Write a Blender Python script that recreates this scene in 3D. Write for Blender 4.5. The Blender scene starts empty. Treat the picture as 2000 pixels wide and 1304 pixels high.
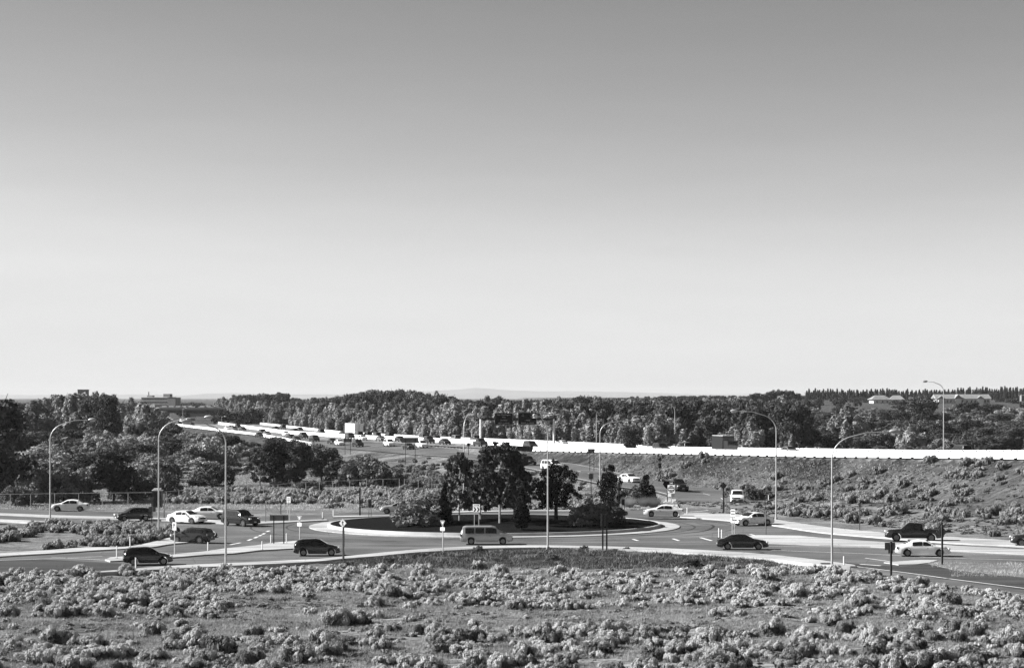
import bpy, math, random
import numpy as np
from mathutils import Vector, Matrix
random.seed(7); RNG = np.random.default_rng(11)
R = math.radians
sc = bpy.context.scene
# ------------------------------------------------------------------ camera
F, HZ, CH = 4270.0, 775.0, 14.0            # focal length in photo pixels, horizon row, eye height
cam = bpy.data.cameras.new('camera'); co = bpy.data.objects.new('camera', cam)
sc.collection.objects.link(co); sc.camera = co
co.location = (0, 0, CH); co.rotation_euler = (R(90), 0, 0)
cam.lens = F/2000*36; cam.sensor_width = 36; cam.shift_y = (HZ-652)/2000
cam.clip_start = 1; cam.clip_end = 90000
# ------------------------------------------------------------------ world
SUN_EL = R(31); SD = Vector((-1, 0.10, math.tan(SUN_EL)*1.01)).normalized()
w = bpy.data.worlds.new("World"); sc.world = w; w.use_nodes = True
nt = w.node_tree; nt.nodes.clear()
sky = nt.nodes.new('ShaderNodeTexSky'); sky.sky_type = 'NISHITA'; sky.sun_disc = False
sky.sun_elevation = SUN_EL; sky.sun_rotation = math.atan2(SD.x, SD.y)
sky.altitude = 100; sky.air_density = 1.0; sky.dust_density = 0.6; sky.ozone_density = 1.0
sep = nt.nodes.new('ShaderNodeSeparateColor'); pw = nt.nodes.new('ShaderNodeMath'); pw.operation = 'POWER'
pw.inputs[1].default_value = 1.61           # black and white film behind a red filter
bgn = nt.nodes.new('ShaderNodeBackground'); bgn.inputs[1].default_value = 0.0566
wo = nt.nodes.new('ShaderNodeOutputWorld')
ml = nt.nodes.new('ShaderNodeMath'); ml.operation = 'MULTIPLY'; ml.inputs[1].default_value = .586
nt.links.new(sky.outputs[0], sep.inputs[0]); nt.links.new(sep.outputs[0], ml.inputs[0]); nt.links.new(ml.outputs[0], pw.inputs[0])
cap = nt.nodes.new('ShaderNodeMath'); cap.operation = 'SMOOTH_MIN'; cap.inputs[1].default_value = 5.25; cap.inputs[2].default_value = 1.6
nt.links.new(pw.outputs[0], cap.inputs[0]); tc = nt.nodes.new('ShaderNodeTexCoord'); mpw = nt.nodes.new('ShaderNodeMapping'); mpw.inputs['Scale'].default_value = (9, 9, 70)   # thin uneven cirrus
cn = nt.nodes.new('ShaderNodeTexNoise'); cn.inputs['Scale'].default_value = 1; cn.inputs['Detail'].default_value = 6; cn.inputs['Roughness'].default_value = .6
cm = nt.nodes.new('ShaderNodeMapRange'); cm.inputs[1].default_value = .35; cm.inputs[2].default_value = .75; cm.inputs[3].default_value = .99; cm.inputs[4].default_value = 1.03
cx = nt.nodes.new('ShaderNodeMath'); cx.operation = 'MULTIPLY'
nt.links.new(tc.outputs['Generated'], mpw.inputs[0]); nt.links.new(mpw.outputs[0], cn.inputs['Vector']); nt.links.new(cn.outputs[0], cm.inputs[0])
nt.links.new(cap.outputs[0], cx.inputs[0]); nt.links.new(cm.outputs[0], cx.inputs[1]); nt.links.new(cx.outputs[0], bgn.inputs[0]); nt.links.new(bgn.outputs[0], wo.inputs[0])
sl = bpy.data.lights.new('sun', 'SUN'); sl.energy = 5.0; sl.angle = R(0.53); sl.color = (1, 1, 1)
so = bpy.data.objects.new('sun', sl); sc.collection.objects.link(so)
so.rotation_euler = SD.to_track_quat('Z', 'Y').to_euler()
sc.view_settings.view_transform = 'Standard'; sc.view_settings.look = 'None'
sc.view_settings.exposure = 1.4; sc.view_settings.gamma = 1
sc.cycles.max_bounces = 4; sc.cycles.diffuse_bounces = 1; sc.cycles.transparent_max_bounces = 6
sc.cycles.volume_bounces = 0; sc.render.dither_intensity = 2.0

# ------------------------------------------------------------------ helpers
def lerp(xs, ys): return lambda v: float(np.interp(v, xs, ys))
def P(px, py, z=0.0):
    y = F*(CH-z)/(py-HZ); return ((px-1000)*y/F, y)
def XP(px, y): return (px-1000)*y/F
def tag(o, label=None, cat=None, group=None, kind=None):
    if label: o['label'] = label
    if cat: o['category'] = cat
    if group: o['group'] = group
    if kind: o['kind'] = kind
    return o
def link(o): sc.collection.objects.link(o); return o
def empty(name, loc, rz=0.0, label=None, cat=None, group=None):
    o = link(bpy.data.objects.new(name, None)); o.location = loc; o.rotation_euler = (0, 0, rz)
    o.empty_display_size = .2
    return tag(o, label, cat, group)
KIDS = {}
def parent(o, p):
    o.parent = p; KIDS.setdefault(p.name, []).append(o)
def copy_tree(o, par=None):
    c = link(o.copy())
    if par: parent(c, par)
    for ch in KIDS.get(o.name, []): copy_tree(ch, c)
    return c
class MB:
    def __init__(s): s.v = []; s.f = []; s.m = []
    def add(s, vs, fs, mi=0):
        b = len(s.v); s.v += [tuple(v) for v in vs]
        s.f += [tuple(b+i for i in f) for f in fs]; s.m += [mi]*len(fs); return s
    def box(s, c, d, rz=0, mi=0, M=None):
        x, y, z = [q/2 for q in d]; ca, sa = math.cos(rz), math.sin(rz)
        vs = [(a*x, b*y, e*z) for e in (-1, 1) for b in (-1, 1) for a in (-1, 1)]
        if M is not None: vs = [tuple(M @ Vector(v)) for v in vs]
        vs = [(c[0]+v[0]*ca-v[1]*sa, c[1]+v[0]*sa+v[1]*ca, c[2]+v[2]) for v in vs]
        return s.add(vs, [(0,2,3,1),(4,5,7,6),(0,1,5,4),(2,6,7,3),(0,4,6,2),(1,3,7,5)], mi)
    def tube(s, pts, rad, seg=8, mi=0, caps=True):
        pts = [Vector(p) for p in pts]; n = len(pts)
        if not hasattr(rad, '__len__'): rad = [rad]*n
        vs = []; fs = []
        for i, p in enumerate(pts):
            d = (pts[min(i+1, n-1)]-pts[max(i-1, 0)]).normalized()
            u = d.cross(Vector((0, 1, 0))) if abs(d.y) < .9 else d.cross(Vector((1, 0, 0)))
            u.normalize(); w_ = d.cross(u)
            for k in range(seg):
                a = 2*math.pi*k/seg; vs.append(p+rad[i]*(math.cos(a)*u+math.sin(a)*w_))
        for i in range(n-1):
            for k in range(seg):
                a, b = i*seg+k, i*seg+(k+1) % seg; fs.append((a, b, b+seg, a+seg))
        if caps: fs.append(tuple(range(seg-1, -1, -1))); fs.append(tuple((n-1)*seg+k for k in range(seg)))
        return s.add(vs, fs, mi)
    def prism(s, poly, z0, z1, mi=0, side=None):
        n = len(poly); side = mi if side is None else side
        a = sum(poly[i][0]*poly[(i+1) % n][1]-poly[(i+1) % n][0]*poly[i][1] for i in range(n))
        if a < 0: poly = poly[::-1]
        vs = [(p[0], p[1], z0) for p in poly]+[(p[0], p[1], z1) for p in poly]
        s.add(vs, [tuple(range(n, 2*n)), tuple(range(n-1, -1, -1))], mi)
        b = len(s.v)-2*n
        for i in range(n):
            j = (i+1) % n; s.f.append((b+i, b+j, b+n+j, b+n+i)); s.m.append(side)
        return s
    def disc(s, c, r, y0, y1, seg=24, mi=0):      # flat disc facing -y
        vs = [(c[0]+r*math.cos(2*math.pi*k/seg), y, c[1]+r*math.sin(2*math.pi*k/seg)) for y in (y0, y1) for k in range(seg)]
        fs = [tuple(range(seg)), tuple(range(2*seg-1, seg-1, -1))]+[(k, k+seg, (k+1) % seg+seg, (k+1) % seg) for k in range(seg)]
        return s.add(vs, fs, mi)
    def plate(s, poly, y0, y1, mi=0):             # polygon in x,z with thickness along y
        n = len(poly); vs = [(p[0], y0, p[1]) for p in poly]+[(p[0], y1, p[1]) for p in poly]
        fs = [tuple(range(n)), tuple(range(2*n-1, n-1, -1))]+[(k, k+n, (k+1) % n+n, (k+1) % n) for k in range(n)]
        return s.add(vs, fs, mi)
    def build(s, name, mats, par=None, smooth=False, loc=None):
        me = bpy.data.meshes.new(name); me.from_pydata(s.v, [], s.f)
        mats = mats if isinstance(mats, (list, tuple)) else [mats]
        for m in mats: me.materials.append(m)
        if len(mats) > 1: me.polygons.foreach_set('material_index', s.m)
        if smooth:
            me.polygons.foreach_set('use_smooth', [True]*len(me.polygons)); me.set_sharp_from_angle(angle=R(38))
        me.update(); o = link(bpy.data.objects.new(name, me))
        if par: parent(o, par)
        if loc: o.location = loc
        return o
# ------------------------------------------------------------------ materials (all grey: the place as a black and white picture)
def new_mat(name):
    m = bpy.data.materials.new(name); m.use_nodes = True; n = m.node_tree
    b = n.nodes['Principled BSDF']; return m, n, b
def mat(name, v, rough=.7, var=.15, scale=3.0, metal=0.0, spec=.3, bump=0.0, coat=0.0, detail=4):
    m, n, b = new_mat(name)
    g = n.nodes.new('ShaderNodeNewGeometry'); no = n.nodes.new('ShaderNodeTexNoise')
    no.inputs['Scale'].default_value = scale; no.inputs['Detail'].default_value = detail
    n.links.new(g.outputs['Position'], no.inputs['Vector'])
    mr = n.nodes.new('ShaderNodeMapRange'); mr.inputs[1].default_value = .3; mr.inputs[2].default_value = .7
    mr.inputs[3].default_value = v*(1-var); mr.inputs[4].default_value = v*(1+var)
    n.links.new(no.outputs[0], mr.inputs[0]); n.links.new(mr.outputs[0], b.inputs['Base Color'])
    b.inputs['Roughness'].default_value = rough; b.inputs['Metallic'].default_value = metal
    b.inputs['Specular IOR Level'].default_value = spec; b.inputs['Coat Weight'].default_value = coat
    if bump:
        bp = n.nodes.new('ShaderNodeBump'); bp.inputs['Strength'].default_value = bump; bp.inputs['Distance'].default_value = .05
        n.links.new(no.outputs[0], bp.inputs['Height']); n.links.new(bp.outputs[0], b.inputs['Normal'])
    return m
def leaf_mat(name, v, var=.4, scale=.6, trans=.15, tip=None, h=1.0):
    m, n, b = new_mat(name); n.nodes.remove(b); out = n.nodes['Material Output']
    g = n.nodes.new('ShaderNodeNewGeometry'); no = n.nodes.new('ShaderNodeTexNoise')
    no.inputs['Scale'].default_value = scale; no.inputs['Detail'].default_value = 3
    n.links.new(g.outputs['Position'], no.inputs['Vector'])
    mr = n.nodes.new('ShaderNodeMapRange'); mr.inputs[1].default_value = .3; mr.inputs[2].default_value = .7
    mr.inputs[3].default_value = 1-var; mr.inputs[4].default_value = 1+var
    n.links.new(no.outputs[0], mr.inputs[0])
    oi = n.nodes.new('ShaderNodeObjectInfo'); r2 = n.nodes.new('ShaderNodeMapRange')
    r2.inputs[3].default_value = v*.72; r2.inputs[4].default_value = v*1.3
    n.links.new(oi.outputs['Random'], r2.inputs[0])
    mu = n.nodes.new('ShaderNodeMath'); mu.operation = 'MULTIPLY'
    n.links.new(mr.outputs[0], mu.inputs[0]); n.links.new(r2.outputs[0], mu.inputs[1])
    d = n.nodes.new('ShaderNodeBsdfDiffuse'); t = n.nodes.new('ShaderNodeBsdfTranslucent'); mx = n.nodes.new('ShaderNodeMixShader')
    mx.inputs[0].default_value = trans
    n.links.new(mu.outputs[0], d.inputs[0]); n.links.new(mu.outputs[0], t.inputs[0])
    n.links.new(d.outputs[0], mx.inputs[1]); n.links.new(t.outputs[0], mx.inputs[2]); n.links.new(mx.outputs[0], out.inputs[0])
    return m
def road_mat(name, v, streak=.25):
    m, n, b = new_mat(name)
    g = n.nodes.new('ShaderNodeNewGeometry')
    big = n.nodes.new('ShaderNodeTexNoise'); big.inputs['Scale'].default_value = .12; big.inputs['Detail'].default_value = 5
    fine = n.nodes.new('ShaderNodeTexNoise'); fine.inputs['Scale'].default_value = 9; fine.inputs['Detail'].default_value = 4
    vo = n.nodes.new('ShaderNodeTexVoronoi'); vo.feature = 'DISTANCE_TO_EDGE'; vo.inputs['Scale'].default_value = .16
    wn = n.nodes.new('ShaderNodeMixRGB'); wn.inputs[0].default_value = .12
    n.links.new(g.outputs['Position'], wn.inputs[1]); n.links.new(big.outputs['Color'], wn.inputs[2])
    for q in (big, fine): n.links.new(g.outputs['Position'], q.inputs['Vector'])
    n.links.new(wn.outputs[0], vo.inputs['Vector'])
    a = n.nodes.new('ShaderNodeMapRange'); a.inputs[1].default_value = .3; a.inputs[2].default_value = .7
    a.inputs[3].default_value = v*(1-streak); a.inputs[4].default_value = v*(1+streak)
    f2 = n.nodes.new('ShaderNodeMapRange'); f2.inputs[1].default_value = .3; f2.inputs[2].default_value = .7
    f2.inputs[3].default_value = .86; f2.inputs[4].default_value = 1.14
    cr = n.nodes.new('ShaderNodeMapRange'); cr.inputs[1].default_value = .0; cr.inputs[2].default_value = .006
    cr.inputs[3].default_value = .55; cr.inputs[4].default_value = 1
    m1 = n.nodes.new('ShaderNodeMath'); m1.operation = 'MULTIPLY'; m2 = n.nodes.new('ShaderNodeMath'); m2.operation = 'MULTIPLY'
    n.links.new(big.outputs[0], a.inputs[0]); n.links.new(fine.outputs[0], f2.inputs[0]); n.links.new(vo.outputs[0], cr.inputs[0])
    n.links.new(a.outputs[0], m1.inputs[0]); n.links.new(f2.outputs[0], m1.inputs[1])
    n.links.new(m1.outputs[0], m2.inputs[0]); n.links.new(cr.outputs[0], m2.inputs[1])
    mp = n.nodes.new('ShaderNodeMapping'); mp.inputs['Scale'].default_value = (.035, .85, 1) if 'freeway' not in name else (.5, .03, 1)
    st_ = n.nodes.new('ShaderNodeTexNoise'); st_.inputs['Scale'].default_value = 1; st_.inputs['Detail'].default_value = 5; st_.inputs['Roughness'].default_value = .7
    n.links.new(g.outputs['Position'], mp.inputs[0]); n.links.new(mp.outputs[0], st_.inputs['Vector'])
    s2 = n.nodes.new('ShaderNodeMapRange'); s2.inputs[1].default_value = .35; s2.inputs[2].default_value = .65; s2.inputs[3].default_value = .66; s2.inputs[4].default_value = 1.42
    m3 = n.nodes.new('ShaderNodeMath'); m3.operation = 'MULTIPLY'
    n.links.new(st_.outputs[0], s2.inputs[0]); n.links.new(m2.outputs[0], m3.inputs[0]); n.links.new(s2.outputs[0], m3.inputs[1])
    n.links.new(m3.outputs[0], b.inputs['Base Color']); b.inputs['Roughness'].default_value = .85; b.inputs['Specular IOR Level'].default_value = .12
    return m
def ground_mat():
    m, n, b = new_mat('ground')
    g = n.nodes.new('ShaderNodeNewGeometry'); at = n.nodes.new('ShaderNodeAttribute'); at.attribute_name = 'tone'
    mp = n.nodes.new('ShaderNodeMapping'); mp.inputs['Scale'].default_value = (.3, 1, 1)
    n.links.new(g.outputs['Position'], mp.inputs['Vector'])
    N = []
    for s, d in ((.22, 6), (2.2, 5), (11, 3)):
        q = n.nodes.new('ShaderNodeTexNoise'); q.inputs['Scale'].default_value = s; q.inputs['Detail'].default_value = d
        q.inputs['Roughness'].default_value = .65
        n.links.new(mp.outputs[0], q.inputs['Vector']); N.append(q)
    rr = []
    for q, lo, hi in ((N[0], .6, 1.4), (N[1], .5, 1.5), (N[2], .6, 1.4)):
        a = n.nodes.new('ShaderNodeMapRange'); a.inputs[1].default_value = .35; a.inputs[2].default_value = .65
        a.inputs[3].default_value = lo; a.inputs[4].default_value = hi
        n.links.new(q.outputs[0], a.inputs[0]); rr.append(a)
    cur = at.outputs['Fac']
    for a in rr:
        mu = n.nodes.new('ShaderNodeMath'); mu.operation = 'MULTIPLY'
        n.links.new(cur, mu.inputs[0]); n.links.new(a.outputs[0], mu.inputs[1]); cur = mu.outputs[0]
    n.links.new(cur, b.inputs['Base Color']); b.inputs['Roughness'].default_value = 1; b.inputs['Specular IOR Level'].default_value = 0
    bp = n.nodes.new('ShaderNodeBump'); bp.inputs['Strength'].default_value = 1; bp.inputs['Distance'].default_value = .3
    n.links.new(N[1].outputs[0], bp.inputs['Height']); n.links.new(bp.outputs[0], b.inputs['Normal'])
    return m
M = dict(
 ground=ground_mat(), asphalt=road_mat('asphalt', .095, .34), asphalt_dark=road_mat('asphalt_dark', 0.045, .2), concrete=road_mat('concrete', .32, .14),
 freeway=road_mat('freeway_concrete', 0.16, .2), barrier=mat('barrier_concrete', .66, .8, .1, .4), kerb=mat('kerb_concrete', .38, .85, .15, .7),
 paint=mat('road_paint', .62, .6, .2, 1.5), mulch=mat('mulch', .011, .95, .5, 4, bump=.5, spec=0), galv=mat('galvanised', .42, .45, .1, 2, metal=.35, spec=.5),
 dark_metal=mat('dark_metal', .022, .5, .2, 3), sign_back=mat('sign_back', .13, .55, .1, 3, metal=.3), sign_white=mat('sign_white', .72, .5, .05, 3),
 sign_yellow=mat('sign_yellow', .50, .5, .06, 3), sign_black=mat('sign_black', .015, .5, .1, 3), sign_green=mat('sign_green', .006, .9, .1, 3, spec=0),
 legend=mat('sign_legend', .30, .5, .05, 3), wood=mat('brown_post', .03, .8, .2, 5),
 glass=mat('window_glass', .012, .08, .1, 1, spec=.8), tyre=mat('tyre', .012, .85, .2, 8), rim=mat('rim', .16, .3, .1, 5, metal=.7),
 lamp_lens=mat('lamp_lens', .75, .15, .05, 3, spec=.6), white=mat('white_paintwork', .80, .28, .03, 1, coat=.6), silver=mat('silver_paintwork', .40, .3, .05, 1, metal=.5, coat=.5),
 black=mat('black_paintwork', .010, .25, .1, 1, coat=.8), dark=mat('dark_paintwork', .022, .28, .1, 1, coat=.7), trim=mat('black_trim', .02, .6, .1, 3),
 grey=mat('grey_paintwork', .14, .3, .05, 1, coat=.6), plate=mat('number_plate', .6, .5, .05, 3),
 delin=mat('delineator', .75, .5, .05, 4), toilet=mat('toilet_plastic', .05, .5, .1, 2), toilet_roof=mat('toilet_roof', .7, .5, .05, 2),
 wall_white=mat('render_wall', .6, .8, .1, .3), wall_grey=mat('grey_wall', .18, .8, .12, .3), roof=mat('roof_shingle', .2, .8, .2, .6), brick=mat('brick_dark', .14, .8, .1, .4),
 bark=mat('bark', .05, .9, .3, 6), birch=mat('birch_bark', .28, .8, .3, 6), rock=mat('basalt', .045, .9, .4, 1.2),
 L_round=leaf_mat('leaves_dark', .068), L_cotton=leaf_mat('leaves_pale', .25, .45, .5, .2), L_bush=leaf_mat('leaves_bush', .20, .45, .4), L_pine=leaf_mat('needles', .014, .3, 1, .1),
 L_birch=leaf_mat('birch_leaves', .09, .4, .8), L_pop=leaf_mat('poplar_leaves', .045, .35, .3), L_sage=leaf_mat('rabbitbrush', .37, .25, 1.1, .08), L_stem=leaf_mat('shrub_stems', .08, .3, 2, .1),  # stem tone is dark so shade inside the shrubs is painted in
 L_dry=leaf_mat('dry_brush', .17, .3, 1.2, .06), L_weed=leaf_mat('green_weeds', .055, .4, .6), L_grass=leaf_mat('dry_grass', .32, .35, .35, .2), L_far=leaf_mat('far_leaves', .06, .4, .05), hill=mat('hill_soil', .15, .95, .2, .001))

# ------------------------------------------------------------------ freeway and ramp alignment
X0 = lambda y: 157.6-.35*y if y < 700 else -87.4-.22*(y-700)
ZF = lerp([180, 270, 320, 370, 440, 520, 620, 720, 1100, 3000], [7.4, 6.3, 5.15, 4.3, 3.1, 2.8, 2.2, 2.2, 2, 2])
def FW(y, d): return X0(y)-1.06*d           # d metres from the near barrier, positive on the camera side
def YF(px, d):
    k = (px-1000)/F
    y = (157.6-1.06*d)/(.35+k)
    if y > 700: y = (-87.4+.22*700-1.06*d)/(.22+k)
    return y
NY = [311, 302.5, 309, 316]                   # ramp edges
N_EDGE = [(-150, 950, 2.0), (-94, 732, 2.1), (-74.4, 659, 1.9), (-49.5, 543, 1.8), (-35.5, 506, 1.8), (-21.8, 465, 1.8), (-13.7, 449, 1.75), (-6, 424, 1.6),
          (2.7, 381, 1.5), (10, 333, 1.4), (13.6, 316, 1.15), (19.5, 309, .7), (21.4, 302.5, .35), (22.2, 292, .06)]
F_EDGE = [(-12.5, 486, 2.5), (-5.8, 450, 2.0), (3.4, 425, 1.8), (12.2, 401, 1.7), (17.4, 371, 1.4), (21.8, 345, .9), (24.9, 331.6, .8), (28.2, 325.7, .55),
          (30.7, 319.7, .35), (32.9, 311.8, .2), (35, 299, .06), (34.4, 292, .06)]
_ny = [p[1] for p in N_EDGE][::-1]; XN = lerp(_ny, [p[0] for p in N_EDGE][::-1]); ZN = lerp(_ny, [p[2] for p in N_EDGE][::-1])
_fy = [p[1] for p in F_EDGE][::-1]; XFE_ = lerp(_fy, [p[0] for p in F_EDGE][::-1]); ZFE_ = lerp(_fy, [p[2] for p in F_EDGE][::-1])
XFE = lambda y: XFE_(y) if y < 486 else X0(y)
ZFE = lambda y: ZFE_(y) if y < 486 else ZFE_(486)+(ZF(y)-ZFE_(486))*min(1, (y-486)/60)
def ss(t): t = min(1, max(0, t)); return t*t*(3-2*t)
CX, CY = -1.9, 236.6
def terrain(x, y):
    zf = ZF(y); d = (X0(y)-x)/1.06
    far = 9.6*ss((y-520)/520)*ss((x-20)/140)+3*ss((y-900)/900)
    base = far-.04
    if y < 200 and abs(x) < 60:
        base += .25*math.exp(-((y-176)/2.5)**2)*ss((x+14)/6)*ss((16-x)/6)-.5*math.exp(-((y-187)/5)**2)*ss((x+12)/8)*ss((14-x)/8)
    base += .42*ss((y-148.2-.5*math.sin(x*.35))/.9)*ss((160-y)/8)*ss((x+24)/5)*ss((-5-x)/5)+.3*ss((y-133-.4*math.sin(x*.3))/.8)*ss((143-y)/8)*ss((x-3)/5)*ss((22-x)/5)
    if -32 <= d <= 1.3: emb = zf-.12
    elif d > 1.3:
        emb = zf-.12-.5*(d-1.3)
        tail = 1.7*math.exp(-max(0, d-1.3-zf*1.5)/9)*ss((330-y)/30) if y < 330 else 0
        emb = max(emb, tail-.04) if d-1.3 > zf*1.2 else emb
    else: emb = zf-.12-.28*(-32-d)
    if y > 1300: emb = -9
    z = max(base, emb)
    if 290 < y < 960:
        xn, xf = XN(y), XFE(y)
        if x < xn: z = max(base, ZN(y)-.12-.11*max(0, xn-x-.8)) if d > 1.3 else z
        elif x <= xf+.4:
            t = (x-xn)/max(.5, xf-xn); z = ZN(y)*(1-t)+ZFE(y)*t-.12 if d > .2 else z
        else: z = min(z, ZFE(y)-.1+.55*(x-xf-.4)) if d > 1.3 else z
    return z
# dark green verge of weeds, gravel etc. in plan
def poly_px(pts, z=0): return [P(a, b, z) for a, b in pts]
def inside(x, y, poly):
    c = np.zeros(x.shape, bool); n = len(poly)
    for i in range(n):
        x1, y1 = poly[i]; x2, y2 = poly[(i+1) % n]
        if y1 == y2: continue
        c ^= ((y1 > y) != (y2 > y)) & (x < (x2-x1)*(y-y1)/(y2-y1)+x1)
    return c
WEED = poly_px([(640, 1101), (720, 1090), (860, 1076), (1070, 1071), (1250, 1074), (1400, 1084), (1560, 1100), (1500, 1104), (1380, 1106), (1250, 1112), (1000, 1113), (760, 1110)])
xs = np.concatenate([-np.geomspace(170, 45000, 46)[::-1], np.arange(-168, -90, 3.0), np.arange(-90, 90, .8), np.arange(90, 170, 3.0), np.geomspace(170, 45000, 46)])
ys = np.concatenate([-np.geomspace(5, 20000, 14)[::-1], np.arange(5, 90, 8.0), np.arange(90, 300, .8), np.arange(300, 520, 1.6), np.arange(520, 1300, 6.0), np.geomspace(1300, 45000, 40)])
from mathutils import noise as mn
nx, ny = len(xs), len(ys); XX, YY = np.meshgrid(xs, ys)
ZZ = np.zeros_like(XX); TT = np.full_like(XX, .17)
for j in range(ny):
    for i in range(nx):
        x, y = XX[j, i], YY[j, i]; z = terrain(x, y)
        if -200 < x < 200 and y < 1300:
            onroad = math.hypot(x-CX, y-CY) < 33 or 186 < y < 300
            d = (X0(y)-x)/1.06; amp = .03 if onroad else .22
            if 1.3 < d < 30 and z > .3: amp = .35
            if -33 < d < 1.5 or (290 < y < 960 and XN(y)-1.5 < x < XFE(y)+1.5): amp = 0
            if amp: z -= amp*(.5+.9*mn.noise(Vector((x*.22, y*.3, 0)))+.4*mn.noise(Vector((x*.8, y*.9, 5))))
        if y > 6000: z -= (y-6000)*.0004
        ZZ[j, i] = z
nzt = np.array([[mn.noise(Vector((XX[j, i]*.06, YY[j, i]*.09, 3))) if abs(XX[j, i]) < 170 and YY[j, i] < 600 else 0 for i in range(nx)] for j in range(ny)])
TT = .155*(1+.4*nzt); TT[inside(XX, YY, WEED)] = .06
TT[(YY > 300) & (XX < -20)] *= .75
DD = (np.where(YY < 700, 157.6-.35*YY, -87.4-.22*(YY-700))-XX)/1.06
slope = (DD > 1) & (DD < 18) & (YY < 440); TT[slope] *= .46; TT[slope & (DD < 4.5)] *= .72
rk = np.array([[mn.noise(Vector((XX[j, i]*.05, YY[j, i]*.02, 9))) if abs(XX[j, i]) < 90 and 240 < YY[j, i] < 420 else -1 for i in range(nx)] for j in range(ny)])

PX = 1000+F*XX/np.maximum(YY, 50); TT[slope & (DD < 7.5) & (((PX > 1330) & (PX < 1430)) | ((PX > 1500) & (PX < 1640))) & (rk > -.35)] *= .4
TT[YY > 560] = .07; TT[(DD < -33) & (YY < 560)] = .12
me = bpy.data.meshes.new('ground')
V = np.stack([XX, YY, ZZ], -1).reshape(-1, 3)
ii = np.arange(nx*ny).reshape(ny, nx)
Q = np.stack([ii[:-1, :-1], ii[:-1, 1:], ii[1:, 1:], ii[1:, :-1]], -1).reshape(-1, 4)
def fast_mesh(me, V, Q):
    k = Q.shape[1]
    me.vertices.add(len(V)); me.vertices.foreach_set('co', V.astype(np.float32).ravel())
    me.loops.add(Q.size); me.loops.foreach_set('vertex_index', Q.astype(np.int32).ravel())
    me.polygons.add(len(Q)); me.polygons.foreach_set('loop_start', np.arange(0, Q.size, k, dtype=np.int32))
    me.polygons.foreach_set('loop_total', np.full(len(Q), k, dtype=np.int32)); me.update(calc_edges=True)
fast_mesh(me, V, Q)
me.polygons.foreach_set('use_smooth', np.ones(len(Q), bool))
at = me.attributes.new('tone', 'FLOAT', 'POINT'); at.data.foreach_set('value', TT.ravel().astype(np.float32))
me.materials.append(M['ground']); tag(link(bpy.data.objects.new('ground', me)), kind='structure')
def gz(x, y):
    i = int(np.clip(np.searchsorted(xs, x)-1, 0, nx-2)); j = int(np.clip(np.searchsorted(ys, y)-1, 0, ny-2))
    u = (x-xs[i])/(xs[i+1]-xs[i]); v = (y-ys[j])/(ys[j+1]-ys[j])
    return float((ZZ[j, i]*(1-u)+ZZ[j, i+1]*u)*(1-v)+(ZZ[j+1, i]*(1-u)+ZZ[j+1, i+1]*u)*v)

# ------------------------------------------------------------------ paving
def st(name, mb, m, **k): return tag(mb.build(name, m, **k), kind='structure')
def smoothp(pts, n=3):
    """Catmull-Rom through open polyline"""
    out = []; q = [pts[0]]+list(pts)+[pts[-1]]
    for i in range(1, len(q)-2):
        for k in range(n):
            t = k/n; a, b, c, d = q[i-1], q[i], q[i+1], q[i+2]
            out.append(tuple(.5*((2*b[j])+(-a[j]+c[j])*t+(2*a[j]-5*b[j]+4*c[j]-d[j])*t*t+(-a[j]+3*b[j]-3*c[j]+d[j])*t**3) for j in range(len(b))))
    out.append(tuple(pts[-1])); return out
circ = lambda r, n=96, a0=0, a1=360: [(CX+r*math.cos(R(a0+(a1-a0)*k/n)), CY+r*math.sin(R(a0+(a1-a0)*k/n))) for k in range(n)]
st('roundabout_road', MB().prism(circ(32.6), -.3, .034), M['asphalt'])
EN = [(1240, 1003), (1310, 1009), (1400, 1016), (1500, 1026), (1600, 1041), (1700, 1050), (1850, 1062), (2000, 1070), (2300, 1090)]
ES = [(2300, 1196), (2000, 1158), (1900, 1149), (1800, 1137), (1740, 1129), (1690, 1118), (1660, 1108), (1600, 1100), (1500, 1087), (1400, 1080), (1300, 1075), (1200, 1071), (1150, 1060)]
st('east_road', MB().prism(poly_px(smoothp(EN)+smoothp(ES)), -.28, .030), M['asphalt'])
WN = [(390, 1050), (330, 1063), (300, 1068), (258, 1072), (200, 1076), (100, 1083), (0, 1089), (-400, 1118)]
WS = [(-400, 1165), (0, 1132), (190, 1121), (300, 1112), (400, 1106), (600, 1097), (740, 1084), (800, 1078), (880, 1072), (900, 1050)]
st('west_road', MB().prism(poly_px(smoothp(WN)+smoothp(WS)), -.27, .026), M['asphalt'])
st('new_asphalt_lane', MB().prism(poly_px([(-400, 1118), (0, 1094), (80, 1092), (210, 1099), (262, 1102), (330, 1100), (190, 1118), (0, 1129), (-400, 1158)]), -.26, .038), M['asphalt_dark'])
NN = [(-400, 974), (0, 993), (95, 996), (230, 1000), (330, 1002), (440, 1007), (560, 1011), (650, 1010), (800, 1006)]
NS = [(800, 1012), (600, 1045), (450, 1050), (400, 1040), (340, 1031), (200, 1024), (95, 1020), (0, 1016), (-400, 1000)]
st('north_west_road', MB().prism(poly_px(smoothp(NN)+smoothp(NS)), -.29, .022), M['asphalt'])
st('new_asphalt_exit', MB().prism(poly_px([(1640, 1097), (1700, 1104), (1760, 1106), (1815, 1102), (1860, 1114), (1940, 1122), (2000, 1128), (2300, 1152), (2300, 1190), (2000, 1152), (1880, 1136), (1780, 1122), (1680, 1108)]), -.26, .039), M['asphalt_dark'])
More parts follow.
